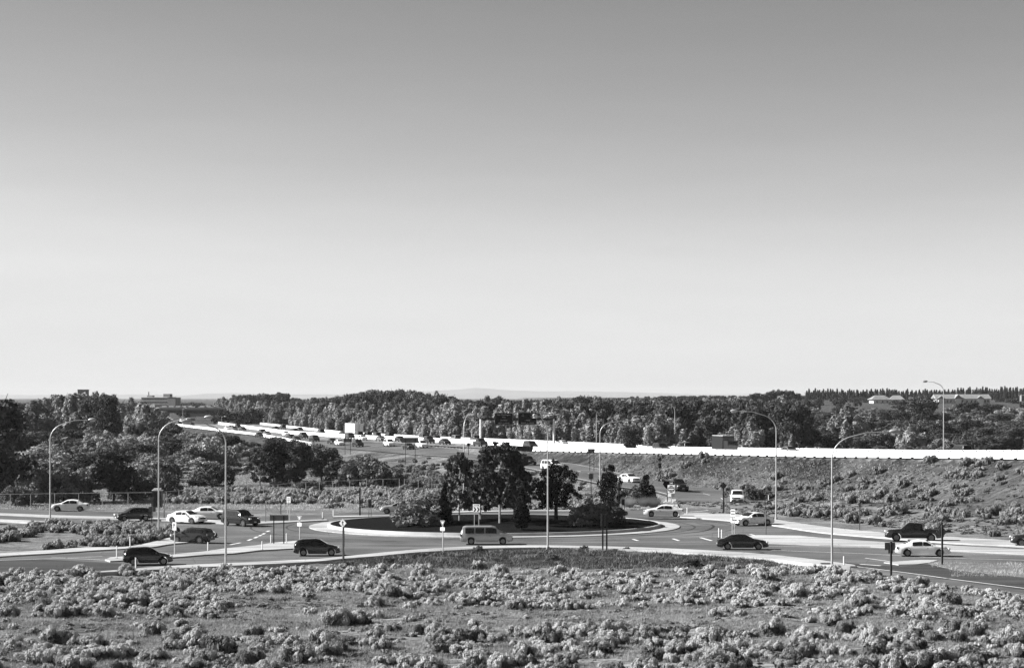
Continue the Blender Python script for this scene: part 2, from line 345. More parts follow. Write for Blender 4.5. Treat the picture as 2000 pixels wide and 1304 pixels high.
# freeway deck and ramp ribbons
def ribbon(name, rows, m, lift=0):
    mb = MB(); n = len(rows[0]); vs = [(p[0], p[1], p[2]+lift) for r in rows for p in r]
    mb.add(vs, [(i*n+k, i*n+k+1, (i+1)*n+k+1, (i+1)*n+k) for i in range(len(rows)-1) for k in range(n-1)])
    return st(name, mb, m)
YS = list(np.arange(180, 960, 8.0))
ribbon('freeway', [[(FW(y, d), y, ZF(y)+.04) for d in (.3, -14, -31)] for y in YS], M['freeway'])
rows = []
for y in np.arange(292, 956, 4.0):
    xr = XFE(y)
    if y >= 486: xr = FW(y, .5)
    rows.append([(XN(y)+(xr-XN(y))*t, y, (ZN(y)+(ZFE(y)-ZN(y))*t)+.035) for t in (0, .33, .66, 1)])
ribbon('exit_ramp', rows, M['asphalt'])
st('ramp_mouth', MB().prism([(19, 255), (24, 258), (28, 262)]+poly_px([(1434, 1001), (1470, 996), (1500, 989), (1508, 984)])+[(34.9, 292.2), (22, 292.2), (20.5, 284), (16, 272), (10, 262)], -.3, .031), M['asphalt'])
# islands, aprons, kerbs, sidewalks
apron = MB().prism(circ(20), -.2, .11); st('truck_apron', apron, M['concrete'])
kb = MB()
ro, ri = circ(18.05, 96), circ(17.7, 96)
kb.add([(x, y, .0) for x, y in ro]+[(x, y, .40) for x, y in [(CX+(a-CX)*.995, CY+(b-CY)*.995) for a, b in ro]]+[(x, y, .40) for x, y in ri]+[(x, y, .05) for x, y in ri],
       [(q*96+k, q*96+(k+1) % 96, (q+1)*96+(k+1) % 96, (q+1)*96+k) for q in range(3) for k in range(96)])
st('roundabout_kerb', kb, M['kerb'])
isl = MB(); rings = [(17.72, .36), (14, .5), (9, .72), (4, .85)]
vs = []
for r, z in rings: vs += [(x, y, z+.05*mn.noise(Vector((x, y, 0)))) for x, y in circ(r, 72)]
vs.append((CX, CY, .86))
fs = [(q*72+k, q*72+(k+1) % 72, (q+1)*72+(k+1) % 72, (q+1)*72+k) for q in range(3) for k in range(72)]+[(3*72+k, 3*72+(k+1) % 72, 4*72) for k in range(72)]
isl.add(vs, fs); st('planting_bed', isl, M['mulch'], smooth=True)
def slab(name, pts, z1=.15, m='concrete'): return st(name, MB().prism(poly_px(pts), -.25, z1, 0, 1), [M[m], M['kerb']])
slab('north_sidewalk', smoothp([(1318, 1005), (1360, 1003), (1400, 1004), (1440, 1006), (1500, 1014), (1600, 1029), (1700, 1040), (1800, 1047), (1900, 1053), (2000, 1059), (2300, 1076)])+
     smoothp([(2300, 1088), (2000, 1069.5), (1850, 1061.5), (1700, 1049.5), (1600, 1041), (1500, 1026), (1400, 1016), (1330, 1011)]))
slab('east_splitter', [(1404, 1058), (1440, 1051), (1480, 1047), (1560, 1048), (1600, 1052), (1700, 1059), (2000, 1075), (2300, 1093), (2300, 1102), (2000, 1084), (1800, 1074), (1700, 1069), (1600, 1066), (1500, 1062), (1430, 1061)])
slab('south_sidewalk', smoothp([(-400, 1165), (0, 1129), (190, 1118.5), (300, 1110), (400, 1104), (600, 1095), (670, 1089), (740, 1082), (800, 1076.5), (880, 1071), (960, 1068.5), (1070, 1067), (1200, 1069.5), (1300, 1073), (1400, 1078), (1500, 1085), (1600, 1096), (1668, 1105.5)])+
     smoothp([(1672, 1108.5), (1600, 1105), (1500, 1093.5), (1400, 1086), (1300, 1079), (1200, 1074), (1070, 1071.5), (960, 1073), (880, 1077), (800, 1082), (740, 1088), (670, 1093.5), (600, 1100), (400, 1110), (300, 1115), (190, 1121), (0, 1132), (-400, 1168)]))
slab('west_splitter', [(318, 1090), (345, 1084), (400, 1079), (440, 1073), (500, 1067), (535, 1062), (590, 1057), (612, 1061), (575, 1073), (505, 1077), (480, 1080), (455, 1083), (400, 1085.5), (330, 1091.5)])
slab('west_splitter_nose', [(205, 1095), (215, 1091), (250, 1088), (262, 1090), (262, 1096), (215, 1098)])
slab('west_sidewalk', smoothp([(-400, 1110), (0, 1083), (100, 1076), (170, 1071), (245, 1070), (300, 1060), (330, 1052), (380, 1041), (405, 1037), (418, 1040), (421, 1046), (412, 1053), (395, 1058), (330, 1065), (300, 1070), (258, 1073), (200, 1076), (100, 1083), (0, 1089), (-400, 1118)]))
slab('north_west_splitter', [(-400, 987), (0, 1003), (95, 1007.5), (230, 1011), (330, 1013.5), (440, 1018.5), (520, 1020), (637, 1016), (640, 1017.5), (560, 1022), (500, 1025), (440, 1024), (330, 1018), (230, 1014.5), (95, 1010.5), (0, 1006), (-400, 990)])
slab('north_kerb', smoothp([(650, 1009.6), (720, 1008), (790, 1006), (880, 1000.5), (1000, 998.2), (1120, 998), (1215, 1000)])+smoothp([(1215, 1001.6), (1120, 999.8), (1000, 1000), (880, 1002.6), (790, 1008), (720, 1010), (650, 1011.6)]))
slab('north_west_kerb', [(-60, 1014), (0, 1015.5), (60, 1018.5), (95, 1020), (95, 1021.5), (60, 1021.5), (0, 1018), (-60, 1016)])
slab('ramp_kerb', smoothp([(1428, 1001), (1460, 998), (1485, 992), (1502, 986), (1508, 981)])+smoothp([(1512, 982), (1508, 988), (1490, 996), (1465, 1001.5), (1430, 1003.5)]))
slab('gore_concrete', [(1726, 1099.5), (1760, 1097), (1800, 1094.5), (1832, 1095), (1815, 1100), (1790, 1103), (1755, 1104)], .09)
def soil_pad(name, pts): return st(name, MB().prism(poly_px(pts), -.2, .07, 0, 0), [M['soil'], M['kerb']])
M['soil'] = mat('island_soil', .12, .95, .4, 1.2, bump=.6)
soil_pad('grass_island', smoothp([(1812, 1101), (1840, 1097), (1900, 1100.5), (2000, 1104), (2300, 1116)])+smoothp([(2300, 1148), (2000, 1127), (1940, 1121), (1860, 1112)]))
M['sand'] = mat('dry_sand', .24, .95, .2, 1.5, bump=.4)
st('weedy_island', MB().prism(poly_px([(1325, 1006), (1400, 1004.5), (1432, 1004), (1500, 1012), (1520, 1015), (1512, 990), (1490, 997), (1430, 1003)]), -.2, .02), M['sand'])
# nose between ramp and circle with concrete slab
slab('ramp_nose', [(1296, 985), (1300, 978), (1320, 977), (1322, 985), (1328, 998), (1312, 1000), (1298, 993)], .2)
# markings
def stripe(name, pts, w_=.15, z=.045, m='paint', zs=None):
    mb = MB(); q = [P(a, b) for a, b in pts] if zs is None else pts
    vs = []; n = len(q)
    for i, p in enumerate(q):
        a, b = q[max(0, i-1)], q[min(n-1, i+1)]; dx, dy = b[0]-a[0], b[1]-a[1]; l = math.hypot(dx, dy) or 1
        zz = z if zs is None else p[2]+z
        vs += [(p[0]-dy/l*w_/2, p[1]+dx/l*w_/2, zz), (p[0]+dy/l*w_/2, p[1]-dx/l*w_/2, zz)]
    mb.add(vs, [(2*i, 2*i+1, 2*i+3, 2*i+2) for i in range(n-1)])
    return st(name, mb, M[m])
stripe('edge_line', smoothp([(1655, 1104), (1700, 1110), (1780, 1120), (1870, 1132.5), (2000, 1149), (2300, 1187)]), .2)
stripe('edge_line', smoothp([(1460, 1073), (1600, 1078), (1700, 1082), (1850, 1090), (2000, 1094), (2300, 1108)]), .18)
stripe('edge_line', [(1690, 1090), (1740, 1097), (1755, 1099.5)], .2); stripe('gore_line', [(1680, 1102), (1720, 1105)], .35, .047)
stripe('edge_line', [(1430, 1066), (1600, 1067.5), (1700, 1070.5), (2000, 1086)], .14)
stripe('edge_line', [(200, 1087), (100, 1091), (0, 1094.5), (-300, 1114)], .15); stripe('edge_line', [(260, 1117), (130, 1120), (0, 1128)], .12)
stripe('lane_line', [(100, 1088), (200, 1094), (260, 1096)], .12)
for a in ((484, 1056, 491, 1053), (497, 1051, 503, 1048), (506, 1047, 510, 1045), (513, 1043.5, 517, 1041.5), (521, 1038.5, 526, 1036.5), (450, 1064, 470, 1060)):
    stripe('yield_dash', [(a[0], a[1]), (a[2], a[3])], .3)
for a in ((1314, 1052, 1326, 1056), (1368, 1050, 1390, 1056), (1465, 1043.5, 1475, 1046), (1421, 1047, 1430, 1049), (1236, 1053, 1246, 1056)):
    stripe('yield_dash', [(a[0], a[1]), (a[2], a[3])], .3)
stripe('edge_line', smoothp([(1340, 1000.5), (1370, 998), (1395, 994), (1407, 989.8)]), .22)
stripe('edge_line', [(1318, 969.5), (1302, 967)], .2, .2)
for y0 in np.arange(296, 420, 9.0):         # dashes down the middle of the ramp
    q = [(XN(y)+(XFE(y)-XN(y))*.52, y, ZN(y)*.48+ZFE(y)*.52) for y in (y0, y0+3)]
    stripe('lane_dash', q, .16, .05, zs=1)
stripe('edge_line', [(XN(y)+.7, y, ZN(y)) for y in np.arange(304, 640, 4)], .2, .06, zs=1)
stripe('edge_line', [(XFE(y)-.9, y, ZFE(y)) for y in np.arange(312, 480, 4)], .14, .06, zs=1)
for d in (-4.2, -7.8, -18.2, -21.8):
    for y0 in np.arange(240, 900, 12.0): stripe('lane_dash', [(FW(y, d), y, ZF(y)) for y in (y0, y0+3)], .15, .05, zs=1)
for c, r, a0, a1 in ((0, 21.6, -60, 60), (0, 25.8, -80, 40), (0, 26.2, 150, 250), (0, 22.4, 170, 300)):
    stripe('tyre_mark', [(CX+r*math.cos(R(a)), CY+r*math.sin(R(a)), 0) for a in range(a0, a1, 3)], .22, .042, 'asphalt_dark', zs=1)
stripe('tyre_mark', smoothp([(1230, 1047), (1320, 1043), (1375, 1037), (1393, 1029), (1388, 1025), (1360, 1022)]), .25, .048, 'trim')
# concrete barriers along the freeway
def barrier(name, d, y0, y1, h, label, zfun=None, xfun=None, m='barrier', step=6.0):
    mb = MB(); prof = [(-.3, 0), (-.3, .08), (-.16, .3), (-.1, h), (.1, h), (.16, .3), (.3, .08), (.3, 0)]
    ysn = list(np.arange(y0, y1, step))+[y1]
    xf = xfun or (lambda y: FW(y, d)); zf = zfun or ZF
    for a, b in zip(ysn[:-1], ysn[1:]):
        b2 = b-.15; vs = []
        for y in (a, b2): vs += [(xf(y)+p[0], y, zf(y)+.03+p[1]) for p in prof]
        n = len(prof); mb.add(vs, [(k, k+1, k+1+n, k+n) for k in range(n-1)]+[tuple(range(n-1, -1, -1)), tuple(range(n, 2*n))])
    for y in ysn[1:-1]: mb.box((xf(y)-.35, y-.05, zf(y)+.03), (.34, .45, .3), 0, 1); mb.box((xf(y), y+.6, zf(y)+h+.07), (.12, .35, .13), 0, 1)
    return tag(mb.build(name, [M[m], M['sign_black']]), label, 'barrier')
barrier('concrete_barrier', 0, 190, 438, .92, 'white concrete barrier along the near edge of the raised freeway above the slope', step=3.0)
barrier('concrete_barrier', -14, 190, 950, 1.07, 'tall white concrete median barrier down the middle of the freeway')
barrier('concrete_barrier', -31, 190, 950, .8, 'low white concrete barrier on the far edge of the freeway under the trees')
barrier('concrete_barrier', 0, 545, 925, .85, 'short white concrete barrier on the left edge of the freeway before the exit ramp', zfun=ZN, xfun=XN)
gr = empty('guardrail', (FW(300, -33.5), 300, 0), 0, 'grey steel guardrail on posts behind the far freeway barrier', 'guardrail')
mb = MB(); pts = [(FW(y, -33.5)-gr.location.x, y-300, ZF(y)+.55) for y in np.arange(215, 430, 5)]
for a, b in zip(pts[:-1], pts[1:]):
    mb.add([(a[0], a[1], a[2]), (b[0], b[1], b[2]), (b[0], b[1], b[2]+.32), (a[0], a[1], a[2]+.32), (a[0]+.05, a[1], a[2]), (b[0]+.05, b[1], b[2]), (b[0]+.05, b[1], b[2]+.32), (a[0]+.05, a[1], a[2]+.32)], [(0, 1, 2, 3), (7, 6, 5, 4), (3, 2, 6, 7), (0, 4, 5, 1)])
mb.build('rail', M['galv'], gr)
for y in np.arange(216, 428, 6.0):
    MB().box((FW(y, -33.5)+.15-gr.location.x, y-300, ZF(y)+.2), (.12, .12, 1.1)).build('post', M['wood'], gr)
# crash cushion at the barrier start
cc = empty('crash_cushion', (FW(446, 0), 446, ZF(446)), 0, 'dark ribbed crash cushion with white nose at the start of the near freeway barrier', 'crash cushion')
for k in range(9): MB().box((FW(439+k*1.5, 0)-cc.location.x, -7+k*1.5, .5), (.7, .8, .9)).build('bay', M['sign_black'], cc)
MB().tube([(FW(454, 0)-cc.location.x, 7.2, 0), (FW(454, 0)-cc.location.x, 7.2, .95)], .45, 12).build('nose', M['delin'], cc)

# ------------------------------------------------------------------ vegetation meshes
def rnd_unit(n):
    v = RNG.normal(size=(n, 3)); return v/np.linalg.norm(v, axis=1, keepdims=True)
def quads(C, N, S, asp=1.0, up=0.0):
    n = len(C); T = rnd_unit(n)
    if up: T = T*(1-up)+np.array([0, 0, 1.0])*up
    T = T-(T*N).sum(1, keepdims=True)*N; T /= np.linalg.norm(T, axis=1, keepdims=True)+1e-9
    B = np.cross(N, T); S = S[:, None]
    a = T*S*asp; b = B*S*.5
    V = np.stack([C-a*.5, C+b, C+a*.5, C-b], 1).reshape(-1, 3)
    return V, np.arange(4*n).reshape(-1, 4)
def jit(N, j):
    N = N+RNG.normal(size=N.shape)*j; return N/np.linalg.norm(N, axis=1, keepdims=True)
def lobes_leaves(L, n, size, shell=.35, j=.5, asp=1.3, up=0.0, glob=0.0, gc=(0, 0, .3)):
    """L: list of (centre, radii); leaves spread on the lobes' outer shells"""
    w_ = np.array([(l[1][0]*l[1][2]) for l in L]); w_ = w_/w_.sum(); idx = RNG.choice(len(L), n, p=w_)
    Cn = np.array([l[0] for l in L])[idx]; Rd = np.array([l[1] for l in L])[idx]
    U = rnd_unit(n); rr = 1-shell*RNG.random(n)**1.5
    C = Cn+U*Rd*rr[:, None]; N = U/Rd; N /= np.linalg.norm(N, axis=1, keepdims=True)
    if glob:
        G = C-np.array(gc); G /= np.linalg.norm(G, axis=1, keepdims=True)+1e-6; N = N*(1-glob)+G*glob; N /= np.linalg.norm(N, axis=1, keepdims=True)+1e-6
    keep = C[:, 2] > .02
    C, N = C[keep], N[keep]
    return quads(C, jit(N, j), size*(.6+.8*RNG.random(len(C))), asp, up)
def as_mesh(name, V, Q, m):
    me = bpy.data.meshes.new(name); fast_mesh(me, V, Q); me.materials.append(m); return me
def trunk_mb(h, r, spread, n=5, lean=0.0, zb=.35, seg=6):
    mb = MB(); top = (lean*h*.5, 0, h*.8)
    mb.tube([(0, 0, -.3), (lean*h*.1, 0, h*.25), (lean*h*.3, .1, h*.55), top], [r*1.15, r*.9, r*.6, r*.2], seg)
    for k in range(n):
        a = 2*math.pi*k/n+random.random(); z = h*(zb+.4*random.random()); s = spread*(.5+.5*random.random())
        mb.tube([(0, 0, z*.8), (math.cos(a)*s*.5, math.sin(a)*s*.5, z+.10*h), (math.cos(a)*s, math.sin(a)*s, z+.25*h)], [r*.5, r*.3, r*.1], 5)
    return mb
def crown(kind, n, leaf):
    L = []; rr = random.random
    if kind == 'round':            # unit-height broad crown
        for k in range(60):
            a = rr()*6.28; q = .34*math.sqrt(rr()); z = .22+.68*rr(); s = .05+.075*rr(); q *= math.sin(math.pi*min(1, (z-.1)/1.0))*1.0
            L.append(((q*math.cos(a), q*math.sin(a), z), (s*1.1, s*1.1, s*.85)))
        L.append(((0, 0, .58), (.25, .25, .3)))
    elif kind == 'cotton':         # fan of upright plumes
        for k in range(46):
            a = rr()*6.28; q = .36*math.sqrt(rr()); z0 = .05+.6*rr()*(1-q); ln = .12+.12*rr()
            L.append(((q*math.cos(a)*(.6+.6*z0), q*math.sin(a)*(.6+.6*z0), z0+.12), (.05+.03*rr(), .05+.03*rr(), ln)))
        for k in range(6): L.append(((.1*(rr()-.5), .1*(rr()-.5), .72+.1*rr()), (.05, .05, .2)))
    elif kind == 'bush':           # leafy to the ground
        for k in range(48):
            a = rr()*6.28; q = .46*math.sqrt(rr()); z = .08+.76*rr()*(1-q*.9); s = .06+.09*rr()
            L.append(((q*math.cos(a), q*math.sin(a), z), (s, s, s*1.1)))
    elif kind == 'pop':
        L = [((0, 0, .12+.09*k), (.055*math.sin(math.pi*(.15+.8*k/9))+.014, .055*math.sin(math.pi*(.15+.8*k/9))+.014, .09)) for k in range(10)]
    elif kind == 'birch':
        for k in range(110):
            z = .19+.77*rr(); w0 = .29*math.sin(math.pi*min(.97, (z+.02)/1.03))**.7+.02; a = rr()*6.28; q = w0*rr()**.4; s = .018+.032*rr()
            L.append(((q*math.cos(a), q*math.sin(a), z), (s, s*1.1, s*1.25)))
    elif kind == 'pine':
        for k in range(110):
            a = rr()*6.28; z = .26+.68*rr(); q = .48*rr()**.4*math.sin(math.pi*min(.95, (z-.10)/.93)); s = .025+.04*rr()
            L.append(((q*math.cos(a), q*math.sin(a), z), (s*1.2, s*1.2, s*1.05)))
        L.append(((0, 0, .55), (.26, .26, .22)))
    elif kind == 'cone':
        for k in range(60):
            z = .04+.9*rr()**1.2; w0 = .23*(1-z)**.8*min(1, .35+z*2.6); a = rr()*6.28
            L.append(((w0*.7*math.cos(a), w0*.7*math.sin(a), z), (w0*.4+.02, w0*.4+.02, .07)))
    return lobes_leaves(L, n, leaf, .4 if kind != 'birch' else 1, .5 if kind != 'birch' else .8, 2.3 if kind == 'cotton' else 1.5, .3 if kind in ('cotton', 'pop', 'cone') else 0)
def make_crowns(kind, nv, n, leaf, m): return [as_mesh(kind+'_crown', *crown(kind, n, leaf), M[m]) for _ in range(nv)]
CR = dict(round=make_crowns('round', 4, 6500, .030, 'L_round'), cotton=make_crowns('cotton', 6, 6500, .030, 'L_cotton'), bush=make_crowns('bush', 4, 4500, .040, 'L_bush'),
          pop=make_crowns('pop', 3, 700, .05, 'L_pop'), birch=make_crowns('birch', 3, 11000, .024, 'L_birch'), pine=make_crowns('pine', 2, 11000, .019, 'L_pine'), cone=make_crowns('cone', 2, 6500, .024, 'L_pine'),
          dbush=[], sageb=[])
CR['dbush'] = [me_.copy() for me_ in CR['bush']]; CR['sageb'] = [me_.copy() for me_ in CR['bush']]
M['L_mid'] = leaf_mat('leaves_mid', .11, .4, .5)
for q in CR['dbush']: q.materials[0] = M['L_mid']
M['L_pale'] = leaf_mat('pale_willow', .25, .35, .5)
for q in CR['sageb']: q.materials[0] = M['L_pale']
TR = {k: trunk_mb(1, .035 if k == 'pine' else .013 if k == 'birch' else .022, .22).build('trunk', M['birch'] if k == 'birch' else M['bark']).data for k in ('round', 'cotton', 'bush', 'pop', 'birch', 'pine', 'cone')}
TR['dbush'] = TR['bush']; TR['sageb'] = TR['bush']
for o in list(sc.objects):
    if o.name.startswith('trunk'): bpy.data.objects.remove(o)
NAME = dict(round='broadleaf_tree', cotton='cottonwood_tree', bush='leafy_bush', pop='poplar_tree', birch='birch_tree', pine='pine_tree', cone='juniper_tree', dbush='leafy_bush', sageb='willow_bush')
CAT = dict(round='tree', cotton='tree', bush='bush', pop='tree', birch='tree', pine='tree', cone='tree', dbush='bush', sageb='bush')
def tree(kind, x, y, h, wd=None, label='', group=None, z=None, var=None):
    z = gz(x, y)-.05 if z is None else z
    v = random.randrange(len(CR[kind])) if var is None else var
    nominal = dict(round=.85, cotton=.75, bush=1.0, dbush=1.0, sageb=1.0, pop=.13, birch=.62, pine=1.0, cone=.46)[kind]
    s = h if wd is None else wd/nominal
    root = empty(NAME[kind], (x, y, z), random.random()*6.28, label, CAT[kind], group)
    c = link(bpy.data.objects.new('crown', CR[kind][v])); parent(c, root); c.scale = (s, s, h)
    t = link(bpy.data.objects.new('trunk', TR[kind])); parent(t, root); t.scale = (s, s, h)
    return root
# --- roundabout island planting
def T(kind, px, py, ytop, wpx, label, z=.5, **k):
    x, y = P(px, py, z); h = (py-ytop)*y/F; return tree(kind, x, y, h, wpx*y/F, label, z=z, **k)
T('birch', 897, 1020, 880, 76, 'slender open birch left of the tallest tree on the roundabout island', .6)
T('birch', 976, 1024, 860, 124, 'tallest leafy birch in the middle of the roundabout island', .6)
T('birch', 1004, 1018, 876, 78, 'leafy birch leaning against the tallest tree of the roundabout island', .7)
T('birch', 938, 1016, 904, 84, 'shorter birch between the two taller birches on the island', .7)
T('pine', 1086, 1019, 900, 112, 'dark round pine right of the light pole on the roundabout island', .6)
T('pine', 1192, 1006, 905, 56, 'dark pine on the far right part of the roundabout island', .4)
T('cone', 1018, 1032, 953, 42, 'dark pointed juniper in front of the island trees', .6)
T('cone', 868, 1026, 940, 34, 'narrow dark juniper at the left edge of the island trees', .5)
T('bush', 812, 1029, 960, 100, 'big leafy bush at the left end of the roundabout island planting', .4)
T('dbush', 850, 1024, 950, 84, 'dark bush beside the narrow juniper on the island', .5)
T('bush', 1155, 1028, 966, 86, 'leafy round bush left of the twin dark posts on the island', .4)
T('dbush', 1190, 1022, 968, 72, 'low leafy bush right of the round bush on the island', .4)
T('dbush', 1240, 984, 940, 56, 'dark leafy bush behind the pampas grass beyond the circle', 0)
T('cone', 1262, 984, 926, 50, 'dark pointed conifer right behind the pampas grass', 0)
T('dbush', 1212, 984, 950, 40, 'small dark bush left of the bush behind the pampas grass', 0)
# --- left side big trees
capy = lerp([-60, 0, 45, 60, 100, 120, 200, 240, 280, 318, 326, 335, 430, 445, 500, 520, 545, 560, 600, 640, 700, 780], [762, 765, 785, 782, 770, 765, 764, 768, 783, 800, 822, 829, 834, 850, 862, 858, 845, 860, 873, 886, 890, 895])
def tree_cap(kind, x, y, h, *a, **k):
    px = 1000+F*x/y; lim = CH-(capy(px)+random.uniform(0, 5)-HZ)*y/F-gz(x, y)
    if lim < 1.2: return
    if h > lim: a = (min(a[0], lim*1.5),)+a[1:]; h = lim
    return tree(kind, x, y, h, *a, **k)
def T2(kind, px, y, h, w_, label, **k): return tree(kind, XP(px, y), y, h, w_, label, **k)
T2('round', -10, 292, 14.6, 11, 'huge dark tree cut by the left edge of the picture')
T2('dbush', 12, 300, 9.5, 9, 'dark tall bush under the huge tree at the left edge')
T2('round', 222, 296, 7.6, 7.6, 'dark broad tree behind the fence above the dark hatchback')
T2('dbush', 262, 300, 5.5, 6.5, 'dark bush right of the broad tree behind the fence')
T2('dbush', 315, 305, 5.0, 6, 'dark bush behind the portable toilet')
T2('bush', 28, 283, 3.4, 4.5, 'light leafy bush in front of the fence at the far left')
T2('bush', 75, 290, 5.2, 5.5, 'light leafy bush behind the fence left of the broad dark tree')
T2('bush', 125, 290, 5.4, 6, 'grey-green leafy bush behind the fence above the white sedan')
T2('bush', 160, 294, 4.2, 5, 'small grey-green bush left of the broad dark tree')
T2('round', 535, 346, 7.8, 6.4, 'thin-branched tree behind the verge with bare lower limbs', var=0)
T2('birch', 508, 342, 5.8, 5, 'half bare small tree with thin upright stems on the verge')
T2('round', 580, 352, 7.5, 6.6, 'dark tree left of centre behind the shrub verge')
T2('round', 628, 356, 6.6, 6.6, 'rounded tree between two dark trees behind the verge')
T2('dbush', 560, 345, 4.2, 6, 'bushy undergrowth below the dark trees behind the verge')
T2('dbush', 672, 350, 5.3, 7, 'dark wide bush left of the darkest clump behind the verge')
T2('dbush', 712, 345, 6.0, 7.6, 'darkest wide clump of foliage above the verge fence')
T2('dbush', 752, 342, 4.6, 6.2, 'right end bush of the dark clump above the verge fence')
T2('dbush', 425, 345, 4.6, 6.0, 'dark bush left of the half bare tree behind the verge')
T2('dbush', 392, 350, 3.6, 5.0, 'low dark bush right of the second light pole')
T2('dbush', 605, 330, 2.2, 4.2, 'low dark rounded bush on the shrub verge')
T2('dbush', 1468, 296, 2.5, 3.4, 'dark spiky bush halfway up the embankment behind the ramp')
T2('dbush', 1500, 300, 1.5, 2.8, 'small dark bush beside the spiky embankment bush')
T2('dbush', 1318, 168, .001, .01, '') if False else None
def scatter(px0, px1, y0, y1, sp, fn, skip=None):
    pts = []; tries = int((XP(px1, (y0+y1)/2)-XP(px0, (y0+y1)/2))*(y1-y0)/sp**2*6)
    for _ in range(tries):
        y = math.sqrt(y0*y0+random.random()*(y1*y1-y0*y0)); x = XP(px0+(px1-px0)*random.random(), y)
        if skip and skip(x, y): continue
        if all((x-a)**2+(y-b)**2 > sp*sp for a, b in pts): pts.append((x, y))
    for x, y in pts: fn(x, y)
    return pts
onfw = lambda x, y: x > XN(y)-7 and FW(y, -36) > x
mixk = lambda *k: random.choice(k)
G1 = 'leafy bushes filling the low ground left of the freeway'
scatter(-60, 420, 335, 420, 7.0, lambda x, y: tree_cap(mixk('bush', 'bush', 'sageb', 'dbush', 'round'), x, y, random.uniform(3.6, 6), random.uniform(6.5, 9), 'rounded leafy bush in the thicket just behind the left fence', G1),
        lambda x, y: onfw(x, y) or (x > XP(300, y) and y < 400))
scatter(-60, 470, 420, 560, 9.0, lambda x, y: tree_cap(mixk('bush', 'bush', 'sageb', 'round'), x, y, random.uniform(5.0, 8.0), random.uniform(8, 11.5), 'rounded leafy bush in the deeper thicket left of the freeway', G1),
        lambda x, y: x > XN(y)-9)
scatter(60, 330, 560, 700, 11, lambda x, y: tree_cap(mixk('cotton', 'bush', 'cotton', 'round'), x, y, random.uniform(15, 18), random.uniform(10, 14), 'tall feathery tree on the left skyline above the thicket', 'tall trees on the left skyline'),
        lambda x, y: x > XN(y)-12)
scatter(-60, 100, 560, 700, 12, lambda x, y: tree_cap(mixk('round', 'bush'), x, y, random.uniform(11, 13.5), random.uniform(10, 13), 'dark tree on the low left skyline beside the edge of the picture', 'dark trees on the far left skyline'))
# pale marsh willows
scatter(330, 590, 395, 455, 5.0, lambda x, y: tree_cap('sageb', x, y, random.uniform(1.3, 2.2), random.uniform(4.5, 7), 'low pale willow in the light patch left of the freeway shoulder', 'pale willows in the light patch'), lambda x, y: x > XN(y)-8)
scatter(470, 640, 470, 620, 7.5, lambda x, y: tree_cap(mixk('round', 'dbush'), x, y, random.uniform(3, 5.5), random.uniform(6, 8), 'dark bush hugging the left shoulder of the freeway', 'dark bushes on the left freeway shoulder'), lambda x, y: x > XN(y)-4 or x < XN(y)-22)
# behind the freeway
n = 0
for px in np.arange(425, 1330, 13.5):
    for dd, kind, h0, h1, lab, g in ((-41, 'cotton', 7.5, 10.5, 'pale upright cottonwood in the front row behind the far freeway barrier', 'pale cottonwoods behind the freeway'),
                                     (-54, 'cotton', 10.5, 12.8, 'taller pale cottonwood in the second row behind the freeway', 'pale cottonwoods of the second row')):
        p = px+random.uniform(-7, 7); y = YF(p, dd+random.uniform(-4, 4))
        hh = random.uniform(h0, h1)*(1 if p < 1130 else .78)
        tree(kind, XP(p, y), y, hh, hh*random.uniform(.8, 1.25), lab, g)
tops = lerp([430, 455, 560, 600, 680, 720, 780, 860, 900, 960, 1000, 1060, 1150, 1200, 1320, 1400, 1560], [786, 770, 764, 776, 768, 758, 757, 764, 778, 771, 779, 775, 771, 776, 771, 776, 772])
for px in np.arange(425, 1560, 15):
    for q in range(2):
        p = px+random.uniform(-9, 9); y = YF(p, -78-26*q+random.uniform(-8, 8)); zt = CH-(tops(p)+random.uniform(-1, 8)-HZ)*y/F; g_ = gz(XP(p, y), y)
        h = max(6, zt-g_); tree('round' if random.random() < .75 else 'cotton', XP(p, y), y, h, h*random.uniform(.75, .95), 'tall dark tree on the skyline behind the pale cottonwoods', 'dark skyline trees behind the freeway')
skipf = lambda x, y: FW(y, -38) > x or (XP(1640, y) < x < XP(1850, y) and y < 455)
scatter(1130, 2060, 395, 500, 7.5, lambda x, y: tree(mixk('bush', 'bush', 'sageb', 'dbush'), x, y, random.uniform(2.0, 4.2), random.uniform(4.5, 7), 'rounded bush on the low ground just beyond the far freeway barrier', 'bushes beyond the freeway on the right'), skipf)
scatter(1180, 2060, 500, 640, 10.5, lambda x, y: tree(mixk('bush', 'round', 'round', 'dbush', 'cotton'), x, y, random.uniform(5.0, 8), random.uniform(8, 11), 'medium tree in the broad thicket right of the cottonwood rows', 'thicket trees on the right'), skipf)
scatter(1250, 2070, 640, 880, 17, lambda x, y: tree(mixk('round', 'round', 'bush', 'dbush'), x, y, random.uniform(4.5, 7)+(2.5 if x < XP(1580, y) else 0), random.uniform(11, 15), 'rounded tree on the rising ground beyond the right thicket', 'trees on the rising ground'), skipf)
T2('cotton', 1655, 560, 12.5, 13, 'big pale many-stemmed tree standing above the right thicket')
T2('round', 1800, 700, 12.8, 13, 'tall dark tree left of the long white building')
T2('round', 1775, 710, 10.0, 12, 'dark tree just left of the tall one near the long white building')
T2('cotton', 1285, 420, 7.5, 7, 'pale silvery tree behind the far barrier left of the thin lamp')
T2('cotton', 1290, 430, 6.5, 8, 'dark-based silvery tree beside the thin lamp')
T2('round', 1235, 425, 5.5, 7, 'dark bushy tree behind the barrier left of the silvery tree')
T2('cotton', 1465, 410, 6.0, 7, 'speckled light tree behind the dark box truck')
T2('cotton', 1430, 415, 5.0, 7, 'speckled light tree left of the larger one behind the truck')
T2('cotton', 1545, 420, 6.0, 5, 'pale tree right of the tall lamp behind the barrier')
